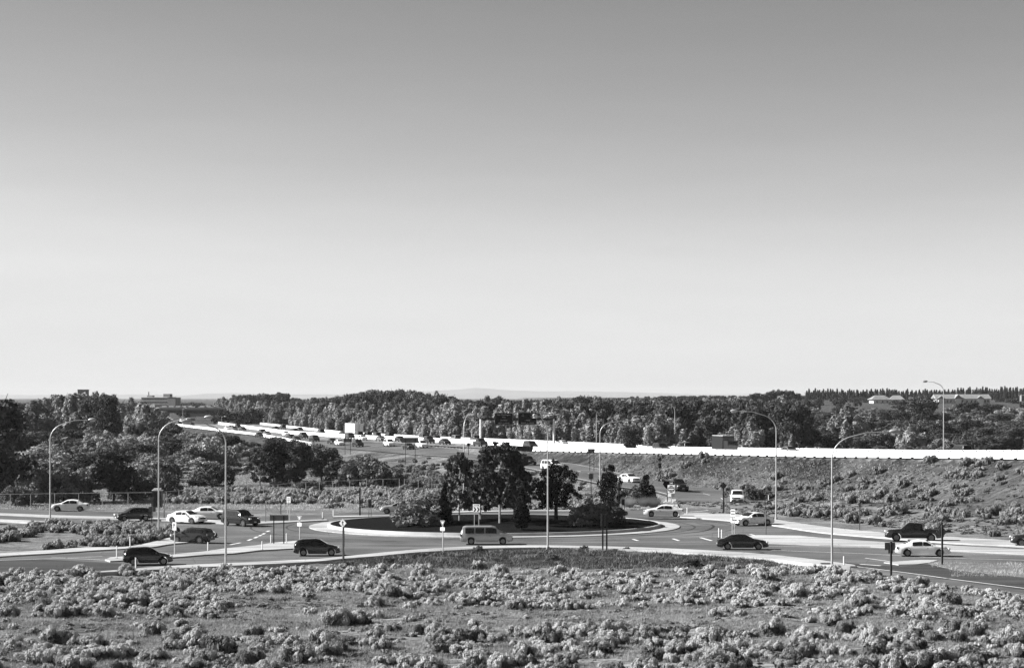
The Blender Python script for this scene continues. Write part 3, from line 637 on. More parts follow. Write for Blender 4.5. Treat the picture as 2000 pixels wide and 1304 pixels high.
T2('cotton', 1575, 425, 4.5, 5, 'shorter pale tree at the left end of the open grass')
scatter(1700, 2060, 352, 395, 5.0, lambda x, y: tree('bush', x, y, random.uniform(1.5, 3), random.uniform(3.5, 5), 'round pale bush right behind the guardrail at the right', 'pale bushes behind the guardrail'), lambda x, y: FW(y, -38) > x or x < XP(1780, y))
# poplars on the horizon
for px in np.arange(1576, 2010, 4.2):
    y = 1500+random.uniform(-15, 15); zt = CH-(761+random.uniform(-3.5, 4)-(4 if px > 1860 else 0)-HZ)*y/F; x = XP(px+random.uniform(-1.2, 1.2), y); g_ = gz(x, y)
    tree('pop', x, y, zt-g_, 1.8, 'slim poplar in the long row on the right horizon', 'poplars in the row on the horizon')
for px, t_ in ((1470, 767), (1480, 765), (1492, 767), (1503, 763), (1512, 760), (1522, 759), (1532, 760), (1545, 761), (1558, 766)):
    y = 1150; x = XP(px, y); tree('round', x, y, CH-(t_-HZ)*y/F-gz(x, y), 5.6, 'dark dense tree in the clump left of the poplar row', 'dark clump on the horizon')
STEMS = {}
# far woods: one mass
def merged(name, items, mat_, label, cat, kind='stuff'):
    """items: list of (V,Q,x,y,z,sx,sz,rot)"""
    Vs, Qs, b = [], [], 0; mis = []
    for V_, Q_, x, y, z, sx, sz, a in items:
        c, s = math.cos(a), math.sin(a); W = np.empty_like(V_)
        W[:, 0] = (V_[:, 0]*c-V_[:, 1]*s)*sx+x; W[:, 1] = (V_[:, 0]*s+V_[:, 1]*c)*sx+y; W[:, 2] = V_[:, 2]*sz+z
        Vs.append(W); Qs.append(Q_+b); b += len(V_); m_ = np.zeros(len(Q_), np.int32); ns_ = STEMS.get(len(Q_), 0); m_[len(Q_)-ns_:] = 1; mis.append(m_)
    me = bpy.data.meshes.new(name); fast_mesh(me, np.concatenate(Vs), np.concatenate(Qs)); me.materials.append(mat_)
    if STEMS: me.materials.append(M['L_stem']); me.polygons.foreach_set('material_index', np.concatenate(mis))
    return tag(link(bpy.data.objects.new(name, me)), label, cat, kind=kind)
fw = [crown('bush', 380, .12) for _ in range(4)]
items = []
hor = lerp([-100, 60, 100, 350, 380, 440, 900, 1000, 1300, 1500, 1700, 2100], [776, 781, 779, 780, 781, 787, 781, 775, 773, 775, 772, 770])
for k in range(1100):
    y = random.uniform(900, 2600); px = random.uniform(-100, 2100)
    if (1680 < px < 1960 and y < 1280) or (250 < px < 360 and y < 1950) or (300 < px < 440 and y < 1150): continue
    x = XP(px, y); g_ = gz(x, y); zt = CH-(hor(px)+random.uniform(0, 5)-HZ)*y/F
    if zt-g_ < 3: zt = g_+4
    V_, Q_ = random.choice(fw); hh = min(zt-g_, 14)
    items.append((V_, Q_, x, y, g_-.2, hh*random.uniform(1.0, 1.6), hh, random.random()*6))
merged('distant_woods', items, M['L_far'], 'dark far-off woods merging into a band along the horizon', 'woods')
# ------------------------------------------------------------------ shrubs
STEMS = {}
def shrub(n, nst):
    L = []; rr = random.random
    nl = random.randint(13, 20)
    for k in range(nl):
        a = rr()*6.28; q = .44*math.sqrt(rr()); s = .08+.12*rr()
        L.append(((q*math.cos(a), q*math.sin(a), .16+.46*rr()**.7*(1-q*q*2.2)), (s, s, s*1.25)))
    V1, Q1 = lobes_leaves(L, n, .024 if n > 1700 else .042 if n > 300 else .12, .85, .45, 4.2 if n > 300 else 3, .72, .5)
    # stems fanning up from the root, coloured dark to paint the shade inside
    C = []; a = RNG.random(nst)*6.28; q = RNG.random(nst)*.42; z = .06+.26*RNG.random(nst)
    C = np.stack([q*np.cos(a), q*np.sin(a), z], 1); N = np.stack([np.cos(a), np.sin(a), a*0+.25], 1); N /= np.linalg.norm(N, axis=1, keepdims=True)
    V2, Q2 = quads(C, jit(N, .4), np.full(nst, .16), 2.2, .9)
    STEMS[len(Q1)+len(Q2)] = len(Q2); return np.concatenate([V1, V2]), np.concatenate([Q1, Q2+len(V1)])
SH = [shrub(5600, 620) for _ in range(8)]; SM = [as_mesh('shrub', V_, Q_, M['L_sage'] if i % 4 else M['L_dry']) for i, (V_, Q_) in enumerate(SH)]
for me_, (V_, Q_) in zip(SM, SH):
    me_.materials.append(M['L_stem']); mi = np.zeros(len(Q_), np.int32); mi[-STEMS[len(Q_)]:] = 1; me_.polygons.foreach_set('material_index', mi)
SL = [shrub(1400, 170) for _ in range(6)]
SHR = []                                     # (x,y,width,height,zone)
def dens(px, py):
    """foreground brush density as seen in the photo, by picture place"""
    n_ = .5+.9*mn.noise(Vector((px*.012, py*.035, 2)))
    if py < 1100: return 0
    lo = lerp([0, 420, 700, 1250, 1500, 1680, 2000], [1118, 1108, 1101, 1116, 1096, 1112, 1162])(px)
    if py < lo+4: return 0
    if px < 430: b = .95 if py < 1203 else (.06 if py < 1250 else .24)
    elif px < 700: b = .85 if py < 1165 else (.05 if py < 1245 else .36)
    elif px < 1260: b = .25 if py < 1130 else (.75 if py < 1185 else (.05 if py < 1232 else .34))
    elif px < 1500: b = .4 if py < 1130 else (.5 if py < 1180 else (.05 if py < 1230 else .42))
    else: b = .6 if py < 1205 else (.05 if py < 1228 else .46)
    return (b*(.0+1.1*n_) if b > .2 else b*(.0+n_*.8))*1.25
cells = set()
def try_add(x, y, w_, zone, sp=.62):
    c = (int(x/1.0), int(y/1.0))
    for i in (-1, 0, 1):
        for j in (-1, 0, 1):
            for q in GRID.get((c[0]+i, c[1]+j), ()):
                if (q[0]-x)**2+(q[1]-y)**2 < (sp*(w_+q[2])*.5)**2: return
    GRID.setdefault(c, []).append((x, y, w_)); SHR.append((x, y, w_, w_*random.uniform(.58, .85), zone))
GRID = {}
for x, y, w_, h in [(P(px, py)+(wp*P(px, py)[1]/F, 0)) for px, py, wp in ((660, 1216, 62), (705, 1213, 48), (300, 1238, 52), (928, 1218, 34), (940, 1282, 52), (1085, 1290, 36), (1170, 1272, 66), (870, 1268, 60), (1350, 1152, 30), (1398, 1136, 28), (1378, 1135, 22), (1385, 1240, 54), (490, 1290, 60), (580, 1290, 70), (1770, 1265, 60), (1410, 1280, 56), (1530, 1210, 26), (540, 1228, 34), (790, 1155, 24), (1160, 1120, 14))]:
    try_add(x, y, w_, 'fore')
while len(SHR) < 2600 and len(cells) < 11000:
    cells.add(len(cells)); y = math.sqrt(random.uniform(104**2, 190**2)); px = random.uniform(-60, 2060); py = HZ+F*CH/y
    if random.random() < dens(px, py): try_add(XP(px, y), y, (1.25 if py > 1228 else 1.1 if px < 430 and py < 1205 else 1)*random.choice((.45, .6, .75, .9, 1.05, 1.25))*random.uniform(.85, 1.15), 'fore', .54)
def zone(n, px0, px1, y0, y1, ok, w0, w1, name, tries=12):
    k = 0
    for _ in range(n*tries):
        y = random.uniform(y0, y1); x = XP(random.uniform(px0, px1), y)
        if ok(x, y): 
            c = len(SHR); try_add(x, y, random.uniform(w0, w1), name, .6); k += len(SHR)-c
        if k >= n: break
FIELD = poly_px([(-60, 1021), (110, 1024), (240, 1024), (320, 1033), (365, 1040), (318, 1055), (280, 1062), (240, 1068), (150, 1069), (0, 1080), (-60, 1084)])
infield = lambda x, y: bool(inside(np.array([x]), np.array([y]), FIELD)[0]) and mn.noise(Vector((x*.1, y*.1, 1)))+.25*ss((x-XP(120, y))/8) > -.12
zone(190, -60, 370, 190, 250, infield, .8, 1.7, 'field')
zone(330, 330, 860, 284, 326, lambda x, y: y > 286 and mn.noise(Vector((x*.09, y*.07, 4))) > -.22, .9, 2.0, 'verge')
zone(260, 640, 1180, 268, 300, lambda x, y: mn.noise(Vector((x*.12, y*.12, 4))) > -.1 and math.hypot(x-CX, y-CY) > 36 and x < XN(max(y, 293))-3, .7, 1.5, 'verge')
zone(420, 740, 1180, 300, 450, lambda x, y: x < XN(y)-1.6 and x > XN(y)-34 and mn.noise(Vector((x*.12, y*.1, 7))) > -.25, .7, 1.5, 'rampside')
zone(215, 1130, 2060, 215, 400, lambda x, y: 1.8 < (X0(y)-x)/1.06 < 34 and (y < 292 or x > XFE(y)+1.2) and y > HZ*0+F*CH/(lerp([1130, 1400, 1520, 1700, 2060], [975, 975, 1010, 1034, 1058])(1000+F*x/y)-HZ) and mn.noise(Vector((x*.13, y*.1, 8)))+(.06 if x > XP(1650, y) else -.08) > 0, .7, 2.1, 'slope')
zone(60, 1380, 1530, 250, 275, lambda x, y: bool(inside(np.array([x]), np.array([y]), poly_px([(1335, 1006), (1432, 1004), (1500, 1012), (1515, 992), (1490, 998)]))[0]), .4, .8, 'slope')
SHR.sort(key=lambda s: -s[2]*s[3]/s[1]**2)
LAB = dict(fore=('pale bushy shrub in the dry foreground field below the road', 'shrubs of the foreground field'), field=('pale shrub in the wedge of field between the two left roads', 'shrubs between the left roads'),
           verge=('pale shrub on the verge behind the roundabout', 'shrubs on the verge behind the roundabout'), rampside=('small pale shrub on the bank left of the exit ramp', 'shrubs left of the ramp'), slope=('grey shrub on the freeway embankment slope', 'shrubs on the embankment'))
rest = {}
for k, (x, y, w_, h, zn) in enumerate(SHR):
    i = random.randrange(len(SM)); z = gz(x, y)-.06
    if k < 300:
        o = link(bpy.data.objects.new('shrub', SM[i])); o.location = (x, y, z); o.scale = (w_, w_, h*1.15); o.rotation_euler = (0, 0, random.random()*6.28)
        band = ('closest row of shrubs at the bottom edge' if y < 126 else 'middle of the dry foreground field' if y < 150 else 'far side of the foreground field below the road') if zn == 'fore' else None
        tag(o, ('pale bushy shrub in the '+band) if band else LAB[zn][0], 'shrub', LAB[zn][1] if not band else 'shrubs, '+band)
    else:
        V_, Q_ = (SH[i] if zn == 'fore' and k < 620 else random.choice(SL))
        rest.setdefault(zn, []).append((V_, Q_, x, y, z, w_, h*1.15, random.random()*6.28))
M['L_verge'] = leaf_mat('verge_sage', .27, .3, .8, .08)
M['L_slope'] = leaf_mat('slope_sage', .22, .3, 1.0, .08)
for zn, it in rest.items(): merged('shrub_cover', it, M['L_slope'] if zn in ('slope', 'rampside') else M['L_verge'] if zn == 'verge' else M['L_sage'], {'fore': 'smaller pale shrubs covering the foreground field', 'field': 'smaller shrubs covering the wedge between the left roads', 'verge': 'pale low brush covering the verge behind the roundabout', 'rampside': 'small shrubs covering the bank left of the ramp', 'slope': 'grey brush covering the freeway embankment'}[zn], 'shrubs')
# low tufts
SX = [shrub(150, 45) for _ in range(5)]
def low_brush(n, pick, m, name, label, w0=.25, w1=.6):
    it = []
    while len(it) < n:
        p = pick()
        if p:
            w_ = random.uniform(w0, w1); V_, Q_ = random.choice(SX); it.append((V_, Q_, p[0], p[1], gz(*p)-.04, w_*1.3, w_*random.uniform(.4, .8), random.random()*6.28))
    merged(name, it, M[m], label, 'brush')
def pk_low(thr):
    def f():
        y = math.sqrt(random.uniform(104**2, 178**2)); px = random.uniform(-60, 2060); x = XP(px, y); py = HZ+F*CH/y
        if py < lerp([0, 420, 700, 1250, 1500, 1680, 2000], [1134, 1114, 1110, 1114, 1100, 1114, 1166])(px): return None
        return (x, y) if mn.noise(Vector((x*.12, y*.22, thr)))+.5*mn.noise(Vector((x*.5, y*.9, thr))) > .0 else None
    return f
low_brush(4200, pk_low(1), 'L_grass', 'low_brush', 'low pale dry tufts carpeting the foreground field', .16, .42)
low_brush(2600, pk_low(6), 'L_dry', 'low_brush', 'low brown tufts carpeting the foreground field', .2, .5)
def pk_slope():
    y = random.uniform(215, 400); x = XP(random.uniform(1130, 2060), y); d = (X0(y)-x)/1.06
    return (x, y) if 1.8 < d < 34 and (y < 292 or x > XFE(y)+1) and F*CH/y > lerp([1130, 1400, 1520, 1700, 2060], [200, 200, 0, 0, 0])(1000+F*x/y)*0 and HZ+F*CH/y < lerp([1130, 1400, 1520, 1700, 2060], [1200, 1200, 1010, 1034, 1056])(1000+F*x/y) and mn.noise(Vector((x*.2, y*.15, 8))) > -.2 else None
low_brush(2600, pk_slope, 'L_slope', 'low_brush', 'small grey tufts dotting the embankment', .2, .5)
# grass
def tufts(n, pick, h0, h1, wd, name, m, label, zoff=0.0):
    P_ = []
    while len(P_) < n:
        p = pick()
        if p: P_.append((p[0], p[1], gz(*p)+zoff))
    P_ = np.array(P_).repeat(4, 0); k = len(P_); P_[:, :2] += RNG.normal(size=(k, 2))*.10
    a = RNG.random(k)*6.28; h = h0+(h1-h0)*RNG.random(k); ln = RNG.normal(size=(k, 2))*.6*h[:, None]
    dx = np.stack([np.cos(a), np.sin(a)], 1)*wd
    V_ = np.zeros((k, 3, 3)); V_[:, 0, :2] = P_[:, :2]-dx; V_[:, 1, :2] = P_[:, :2]+dx; V_[:, 2, :2] = P_[:, :2]+ln
    V_[:, 0, 2] = V_[:, 1, 2] = P_[:, 2]-.03; V_[:, 2, 2] = P_[:, 2]+h
    me = bpy.data.meshes.new(name); fast_mesh(me, V_.reshape(-1, 3), np.arange(3*k).reshape(-1, 3)); me.materials.append(M[m])
    return tag(link(bpy.data.objects.new(name, me)), label, 'grass', kind='stuff')
def pk_fore():
    y = math.sqrt(random.uniform(104**2, 178**2)); px = random.uniform(-60, 2060); x = XP(px, y); py = HZ+F*CH/y
    if py < lerp([0, 420, 700, 1250, 1500, 1680, 2000], [1134, 1114, 1108, 1112, 1100, 1114, 1164])(px): return None
    return (x, y) if mn.noise(Vector((x*.25, y*.5, 0)))+.45*mn.noise(Vector((x*1.1, y*2.2, 3))) > -.12 else None
tufts(170000, pk_fore, .05, .24, .016, 'dry_grass', 'L_grass', 'short dry grass between the foreground shrubs')
WP = np.array(WEED); wx0, wx1, wy0, wy1 = WP[:, 0].min(), WP[:, 0].max(), WP[:, 1].min(), WP[:, 1].max()
def pk_weed():
    x, y = random.uniform(wx0, wx1), random.uniform(wy0, wy1)
    return (x, y) if inside(np.array([x]), np.array([y]), WEED)[0] and mn.noise(Vector((x*.3, y*.3, 2)))+.5*mn.noise(Vector((x*1.2, y*1.2, 2))) > -.15 else None
tufts(9000, pk_weed, .06, .3, .03, 'roadside_weeds', 'L_weed', 'dark green weeds on the bank below the roundabout sidewalk')
def pk_is():
    px = random.uniform(1820, 2060); py = random.uniform(1100, 1127); x, y = P(px, py)
    return (x, y) if px > 1860 or py < 1108 else None
tufts(1000, pk_is, .08, .28, .02, 'island_grass', 'L_grass', 'tall dry grass on the wedge beside the exit lane', .15)
tufts(1500, pk_weed, .15, .4, .025, 'pale_weeds', 'L_grass', 'pale dry stalks among the dark weeds below the sidewalk')
def pk_mid():
    y = random.uniform(272, 400); x = XP(random.uniform(-60, 2060), y); d = (X0(y)-x)/1.06
    if d < 1.8 or (y > 290 and XN(y)-1 < x < XFE(y)+1) or math.hypot(x-CX, y-CY) < 35: return None
    return (x, y) if y > 294 or x < 18 or x > 40 else None
tufts(30000, pk_mid, .1, .3, .035, 'verge_grass', 'L_grass', 'dry grass on the verges behind the roundabout')
for px, py, w_, h, lab in ((668, 1100, 1.4, .5, 'low dark weed clump near the pedestrian sign'), (760, 1096, 1.9, .6, 'low dark weed clump left on the weedy bank'), (820, 1086, 1.6, .5, 'low dark weed clump below the front yield sign'), (935, 1076, 1.0, .8, 'small dark upright weed on the sidewalk edge below the minivan'),
        (1078, 1092, 1.6, .7, 'dark weed clump right below the centre lamp'), (1142, 1072, .9, .6, 'small dark weed on the sidewalk edge left of the twin posts'), (1352, 1102, 1.7, .9, 'dark rounded weed dome at the right end of the weedy bank'), (1225, 1074, .7, .5, 'small dark weed on the sidewalk edge right of the twin posts')):
    x, y = P(px, py); tree('dbush', x, y, h, w_, lab)
# pampas grass clumps beside the circle
for i, (px, w_) in enumerate(((1196, 1.9), (1228, 2.0), (1258, 1.7), (1276, 1.8))):
    x, y = P(px, 990); k = 900; a = RNG.random(k)*6.28; q = RNG.random(k)**.5*w_*.45; h = 1.1+.5*RNG.random(k)
    V_ = np.zeros((k, 3, 3)); V_[:, 0, 0] = q*np.cos(a)*.5-.02; V_[:, 1, 0] = q*np.cos(a)*.5+.02; V_[:, 0, 1] = V_[:, 1, 1] = q*np.sin(a)*.5
    V_[:, 2, 0] = q*np.cos(a)*1.5; V_[:, 2, 1] = q*np.sin(a)*1.5; V_[:, 2, 2] = h*(1-.3*(q/w_)**2*4)
    me = bpy.data.meshes.new('ornamental_grass'); fast_mesh(me, V_.reshape(-1, 3), np.arange(3*k).reshape(-1, 3)); me.materials.append(M['L_grass'])
    o = tag(link(bpy.data.objects.new('ornamental_grass', me)), ('leftmost pale tall grass clump beyond the circle by the dark pine', 'pale tall grass clump in front of the small dark bush', 'pale tall grass clump in front of the pointed conifer', 'rightmost pale tall grass clump beside the do not enter sign')[i], 'grass clump')
    o.location = (x, y, 0)
# rocks on the embankment
k = 0
rocks = MB()
for _ in range(60000):
    y = random.uniform(262, 420); q_ = random.choice(((1330, 1430), (1500, 1640), (1500, 1640), (1215, 1290))); px_ = random.uniform(*q_); x = XP(px_, y); d = (X0(y)-x)/1.06
    if not 1.6 < d < 6.5+2.5*mn.noise(Vector((x*.2, y*.1, 6))) or (y > 292 and x < XFE(y)+1): continue
    if mn.noise(Vector((x*.15, y*.05, 9))) < -.15: continue
    s = random.uniform(.08, .24); z = gz(x, y); a = random.random()*3
    rocks.box((x, y, z), (s, s*random.uniform(.6, 1.2), s*.8), a, 0, Matrix.Rotation(random.random(), 3, 'X')); k += 1
    if k > 5000: break
tag(rocks.build('riprap_rocks', M['rock']), 'dark broken rock covering bare strips of the embankment', 'rocks', kind='stuff')
# ------------------------------------------------------------------ street lamps
def arc_lamp(base, ztop, arm, ang, label, r=.095, mat_='galv', group=None):
    """tapered pole that bends over into a long arm; ang = direction of the arm in plan"""
    x, y, z = base; o = empty('street_lamp', base, ang, label, 'street lamp', group); h = ztop-z
    bend = min(2.2, arm*.6, h*.2)
    pts = [(0, 0, 0), (0, 0, h*.5), (0, 0, h-bend)]; rad = [r, r*.8, r*.62]
    for k in range(1, 8):
        a = math.pi/2*k/8; pts.append((bend*(1-math.cos(a)), 0, h-bend+bend*.86*math.sin(a))); rad.append(r*(.62-.02*k))
    MB().tube(pts, rad, 12).build('pole', M[mat_], o, smooth=True)
    MB().tube([pts[-1], (arm*.6, 0, h-.06), (arm, 0, h+.02)], [r*.46, r*.36, r*.3], 10).build('arm', M[mat_], o, smooth=True)
    m = MB(); m.tube([(arm-.05, 0, h+.02), (arm+.1, 0, h+.05), (arm+.55, 0, h+.07), (arm+.8, 0, h+.05)], [.07, .15, .17, .05], 10)
    m.build('lamp_head', M[mat_], o, smooth=True)
    MB().box((arm+.42, 0, h-.12), (.5, .24, .06)).build('lens', M['lamp_lens'], o)
    MB().tube([(0, 0, -.1), (0, 0, .25)], r*1.8, 12).build('base', M['kerb'], o)
    return o
def lampP(px, py, ytop, armpx, label, z=.0, ang=None, arm=None, **k):
    x, y = P(px, py, z); zt = CH-(ytop-HZ)*y/F; L = abs(armpx)*y/F
    if ang is None: ang = 0 if armpx > 0 else math.pi
    return arc_lamp((x, y, z), zt, arm or L-.7, ang, label, **k)
lampP(98, 1018, 820, 88, 'leftmost arched street lamp, standing by the far left road')
lampP(310, 1047, 815, 104, 'arched street lamp with a long arm left of the white sedan')
lampP(441, 1106, 824, -72, 'tall nearest-left street lamp on the south sidewalk arching left', ang=R(196), arm=2.9)
lampP(906, 996, 806, 18, 'street lamp rising behind the left birch of the roundabout island', ang=R(72), arm=3.4)
lampP(1070, 1072, 812, -20, 'street lamp in the centre foreground with a short-looking arm', ang=R(250), arm=3.2)
lampP(1172, 948, 821, 74, 'arched street lamp beside the exit ramp behind the island', z=1.2)
lampP(1516, 1014, 803, -88, 'arched street lamp right of the ramp with its arm to the left')
lampP(1625, 1108, 843, 130, 'nearest right street lamp on the south sidewalk arching right')
for px, d, yt, ap, lab in ((1843, -33, 745, -38, 'thin tall lamp on the far freeway edge against the right sky'), (1318, -33, 784, -41, 'thin lamp on the far freeway edge right of the gantry'), (1165, -33, 800, -12, 'thin short-armed lamp just right of the gantry'),
                           (499, -33, 806, -8, 'distant thin lamp on the far freeway side near the dark message board'), (525, -33, 806, 8, 'distant thin lamp right beside another before the message board'), (433, 4, 813, 8, 'distant thin lamp where the freeway meets the left thicket'), (357, 4, 797, 8, 'faraway thin lamp in front of the overpass')):
    y = YF(px, d); x = XP(px, y); arc_lamp((x, y, ZF(y)-.1), CH-(yt-HZ)*y/F, abs(ap)*y/F-.5, 0 if ap > 0 else math.pi, lab, .1 if y < 500 else .09)
# ------------------------------------------------------------------ text
def text_mesh(txt, size, m, par, loc, name='legend', rot=(R(90), 0, 0)):
    c = bpy.data.curves.new('t', 'FONT'); c.body = txt; c.size = size; c.align_x = 'CENTER'; c.align_y = 'CENTER'; c.extrude = .004; c.offset = size*.012
    t = bpy.data.objects.new('t', c); sc.collection.objects.link(t); dg = bpy.context.evaluated_depsgraph_get()
    me = bpy.data.meshes.new_from_object(t.evaluated_get(dg)); bpy.data.objects.remove(t)
    me.materials.clear(); me.materials.append(m); o = link(bpy.data.objects.new(name, me)); parent(o, par); o.location = loc; o.rotation_euler = rot
    return o
rect = lambda w_, h, cx=0, cz=0: [(cx-w_/2, cz-h/2), (cx+w_/2, cz-h/2), (cx+w_/2, cz+h/2), (cx-w_/2, cz+h/2)]
def rrect(w_, h, cx=0, cz=0, r=.06):
    return [(cx+sx*(w_/2-r)+r*math.cos(R(a)), cz+sz*(h/2-r)+r*math.sin(R(a))) for sx, sz, a0 in ((1, 1, 0), (-1, 1, 90), (-1, -1, 180), (1, -1, 270)) for a in (a0, a0+30, a0+60, a0+90)]
dia = lambda s, cz=0: [(0, cz-s), (s, cz), (0, cz+s), (-s, cz)]
def post(o, x, h, m='galv', w_=.08, y=0.04, name='post'): return MB().box((x, y, h/2-.1), (w_, w_, h+.2)).build(name, M[m], o)
# ------------------------------------------------------------------ sign gantry
gy = 514; gx0, gx1 = XP(939, gy), XP(1082, gy); gb = ZF(gy); zb = CH-(819-HZ)*gy/F
g = empty('sign_gantry', ((gx0+gx1)/2, gy, gb), 0, 'white-legged overhead sign gantry spanning the far freeway lanes', 'sign gantry'); hw = (gx1-gx0)/2
for s in (-1, 1): MB().tube([(s*hw, 0, -.3), (s*hw, 0, zb-gb+.1)], .26, 12).build('leg', M['barrier'], g, smooth=True)
MB().box((.2, .1, zb-gb+.1), (2*hw+.8, .5, .55)).build('beam', M['dark_metal'], g)
def gpanel(x0, x1, y0, y1, lab):
    a, b = XP(x0, gy), XP(x1, gy); z0, z1 = CH-(y1-HZ)*gy/F, CH-(y0-HZ)*gy/F
    o = empty('overhead_sign', ((a+b)/2, gy-.35, z0), 0, lab, 'road sign'); W, H = b-a, z1-z0
    MB().plate(rect(W, H, 0, H/2), -.05, .05).build('panel', M['sign_green'], o)
    MB().plate(rect(W-.12, .05, 0, .08), -.055, -.05).plate(rect(W-.12, .05, 0, H-.08), -.055, -.05).plate(rect(.05, H-.2, -W/2+.08, H/2), -.056, -.05).plate(rect(.05, H-.2, W/2-.08, H/2), -.056, -.05).build('border', M['legend'], o)
    return o, W, H
o, W, H = gpanel(966, 1002, 806, 829, 'dark left overhead sign reading Geo Washington Way on the gantry')
for t, z, s in (('Geo Washington', .84, .46), ('Way', .64, .46), ('3/4 MILE', .37, .46), ('LEFT 2 LANES', .13, .44)): text_mesh(t, s, M['legend'], o, (0, -.07, H*z))
o, W, H = gpanel(1012, 1048, 805, 829, 'dark right overhead sign reading 1 MILE RIGHT 2 LANES on the gantry')
for t, z, s in (('1 MILE', .36, .46), ('RIGHT 2 LANES', .13, .44)): text_mesh(t, s, M['legend'], o, (0, -.07, H*z))
text_mesh('WEST', .3, M['legend'], o, (W*.25, -.07, H*.88))
sh = [(-.3, .35), (.3, .35), (.33, 0), (.18, -.3), (0, -.38), (-.18, -.3), (-.33, 0)]
MB().plate([(a+W*.25, b*.95+H*.64) for a, b in sh], -.07, -.05).build('shield', M['sign_back'], o)
MB().plate(rect(.62, .09, -W*.25, H*.73), -.06, -.05).plate(rect(.4, .05, -W*.25, H*.85), -.06, -.05).build('emblem', M['legend'], o)
# ------------------------------------------------------------------ signs
def sroot(name, px, py, label, z=None, rz=0.0, cat='road sign', dz=0.0):
    zz = .0 if z is None else z; x, y = P(px, py, zz)
    o = empty(name, (x, y, zz+dz), rz, label, cat); return o, y/F
def yield_sign(px, py, top, label, rz=0.0, placard=True, back=False, wpx=11):
    o, s = sroot('yield_sign', px, py, label, rz=rz); H = (py-top)*s; w_ = wpx*s
    post(o, 0, H-.25, 'galv' if not back else 'sign_back')
    tri = [(-w_/2, H), (0, H-w_*1.05), (w_/2, H)]
    MB().plate(tri, -.012, .012).build('sign_plate', M['sign_white' if not back else 'sign_back'], o)
    if not back:
        red = lambda k: [(-w_/2*k, H-w_*.33*(1-k)*1.1), (0, H-w_*1.05+w_*.70*(1-k)*.95), (w_/2*k, H-w_*.33*(1-k)*1.1)]
        MB().plate(red(.88), -.016, -.012).build('red_border', M['sign_back'], o)
        MB().plate(red(.52), -.020, -.016).build('centre', M['sign_white'], o)
        if placard: MB().plate(rrect(w_*.96, w_*.66, 0, H-w_*1.5), -.03, -.018).build('placard', M['sign_white'], o)
    return o
yield_sign(585, 1056, 1007, 'white triangular yield sign with a plate below on the west splitter', R(-30))
yield_sign(864.5, 1079, 1016, 'white triangular yield sign with a plate below in front of the island', R(-30))
# pedestrian crossing diamond
o, s = sroot('pedestrian_sign', 669.5, 1094, 'pale diamond pedestrian sign on a thick dark post by the south sidewalk', rz=R(-32)); H = (1094-1021)*s
post(o, 0, H-.2, 'wood', .13, .09)
MB().plate(dia(.40, H), -.012, .012).build('sign_plate', M['sign_yellow'], o)
ring = MB()
for a, b in zip(dia(.375, H), dia(.375, H)[1:]+dia(.375, H)[:1]): ring.plate([a, b, (b[0]*.94, H+(b[1]-H)*.94), (a[0]*.94, H+(a[1]-H)*.94)], -.016, -.012)
ring.build('border', M['sign_black'], o)
fig = MB().disc((.0, H+.21), .036, -.018, -.012, 12)
for q in ([(-.05, .15), (.05, .15), (.045, -.02), (-.045, -.02)], [(-.045, 0), (.0, 0), (-.04, -.23), (-.09, -.23)], [(0, 0), (.045, 0), (.11, -.23), (.06, -.23)], [(-.05, .14), (-.03, .08), (-.12, .0), (-.14, .03)], [(.05, .14), (.03, .08), (.11, .03), (.13, .06)]):
    fig.plate([(a, H+b) for a, b in q], -.018, -.012)
fig.build('walking_figure', M['sign_black'], o)
# big guide sign seen from behind, two posts
def two_post(px0, px1, py, top, bot, label, face='sign_back', pxa=None, pxb=None, z=None, rz=0.0, postm='dark_metal', pw_=.09, back=True, name='guide_sign'):
    o, s = sroot(name, (px0+px1)/2, py, label, z=z, rz=rz); H = (py-top)*s; hb = (py-bot)*s; W = (px1-px0)*s; c = (px0+px1)/2
    for p in (pxa, pxb): post(o, (p-c)*s, H-.05, postm, pw_, -.08 if back else .08)
    MB().plate(rect(W, H-hb, 0, (H+hb)/2), -.015, .015).build('sign_plate', M[face], o)
    return o, s, H, hb, W
two_post(527, 563, 1064, 1005, 1016, 'wide grey guide sign seen from behind on two posts on the west splitter', pxa=535, pxb=554.5)
o, s, H, hb, W = two_post(559.5, 568, 1017.5, 969.5, 981.5, 'white rectangular sign on two posts at the far kerb', 'sign_white', 560.5, 565, rz=R(-22), back=False, postm='galv', pw_=.07)
MB().plate(rect(W*.6, .07, 0, hb+(H-hb)*.7), -.02, -.015).plate(rect(W*.6, .07, 0, hb+(H-hb)*.45), -.02, -.015).plate(rect(W*.4, .07, 0, hb+(H-hb)*.2), -.02, -.015).build('legend', M['sign_back'], o)
two_post(719, 726, 1018, 975, 990, 'small dark sign back on two thin posts on the left of the island', 'dark_metal', 720.5, 725, postm='galv', pw_=.06)
o, s = sroot('sign_post', 703, 1008, 'tall dark post with narrow white edge-on signs at the far kerb'); post(o, 0, 56*s, 'wood', .17)
MB().box((.16, .0, 49*s), (.07, .35, .6)).build('sign_plate', M['sign_white'], o); MB().box((.16, .0, 41*s), (.07, .3, .45)).build('sign_plate', M['sign_white'], o)
o, s = sroot('marker_post', 548.5, 1003, 'thin dark pole left of the white rectangular sign'); post(o, 0, 42*s, 'dark_metal', .08)
o, s = sroot('marker_post', 519, 1021, 'thin grey pole at the splitter left of the thin dark pole'); post(o, 0, 40*s, 'galv', .07)
# twin dark posts with narrow backs
o, s = sroot('service_sign', 1181.5, 1074, 'narrow dark sign backs on twin thick posts right of the centre lamp'); H = 71*s
for dx in (-4.2, 3.6):
    post(o, dx*s, H, 'wood', .14)
    MB().plate(rect(.27, 24*s, (dx-1.5)*s, H-12*s), .10, .13).build('sign_plate', M['sign_back'], o)
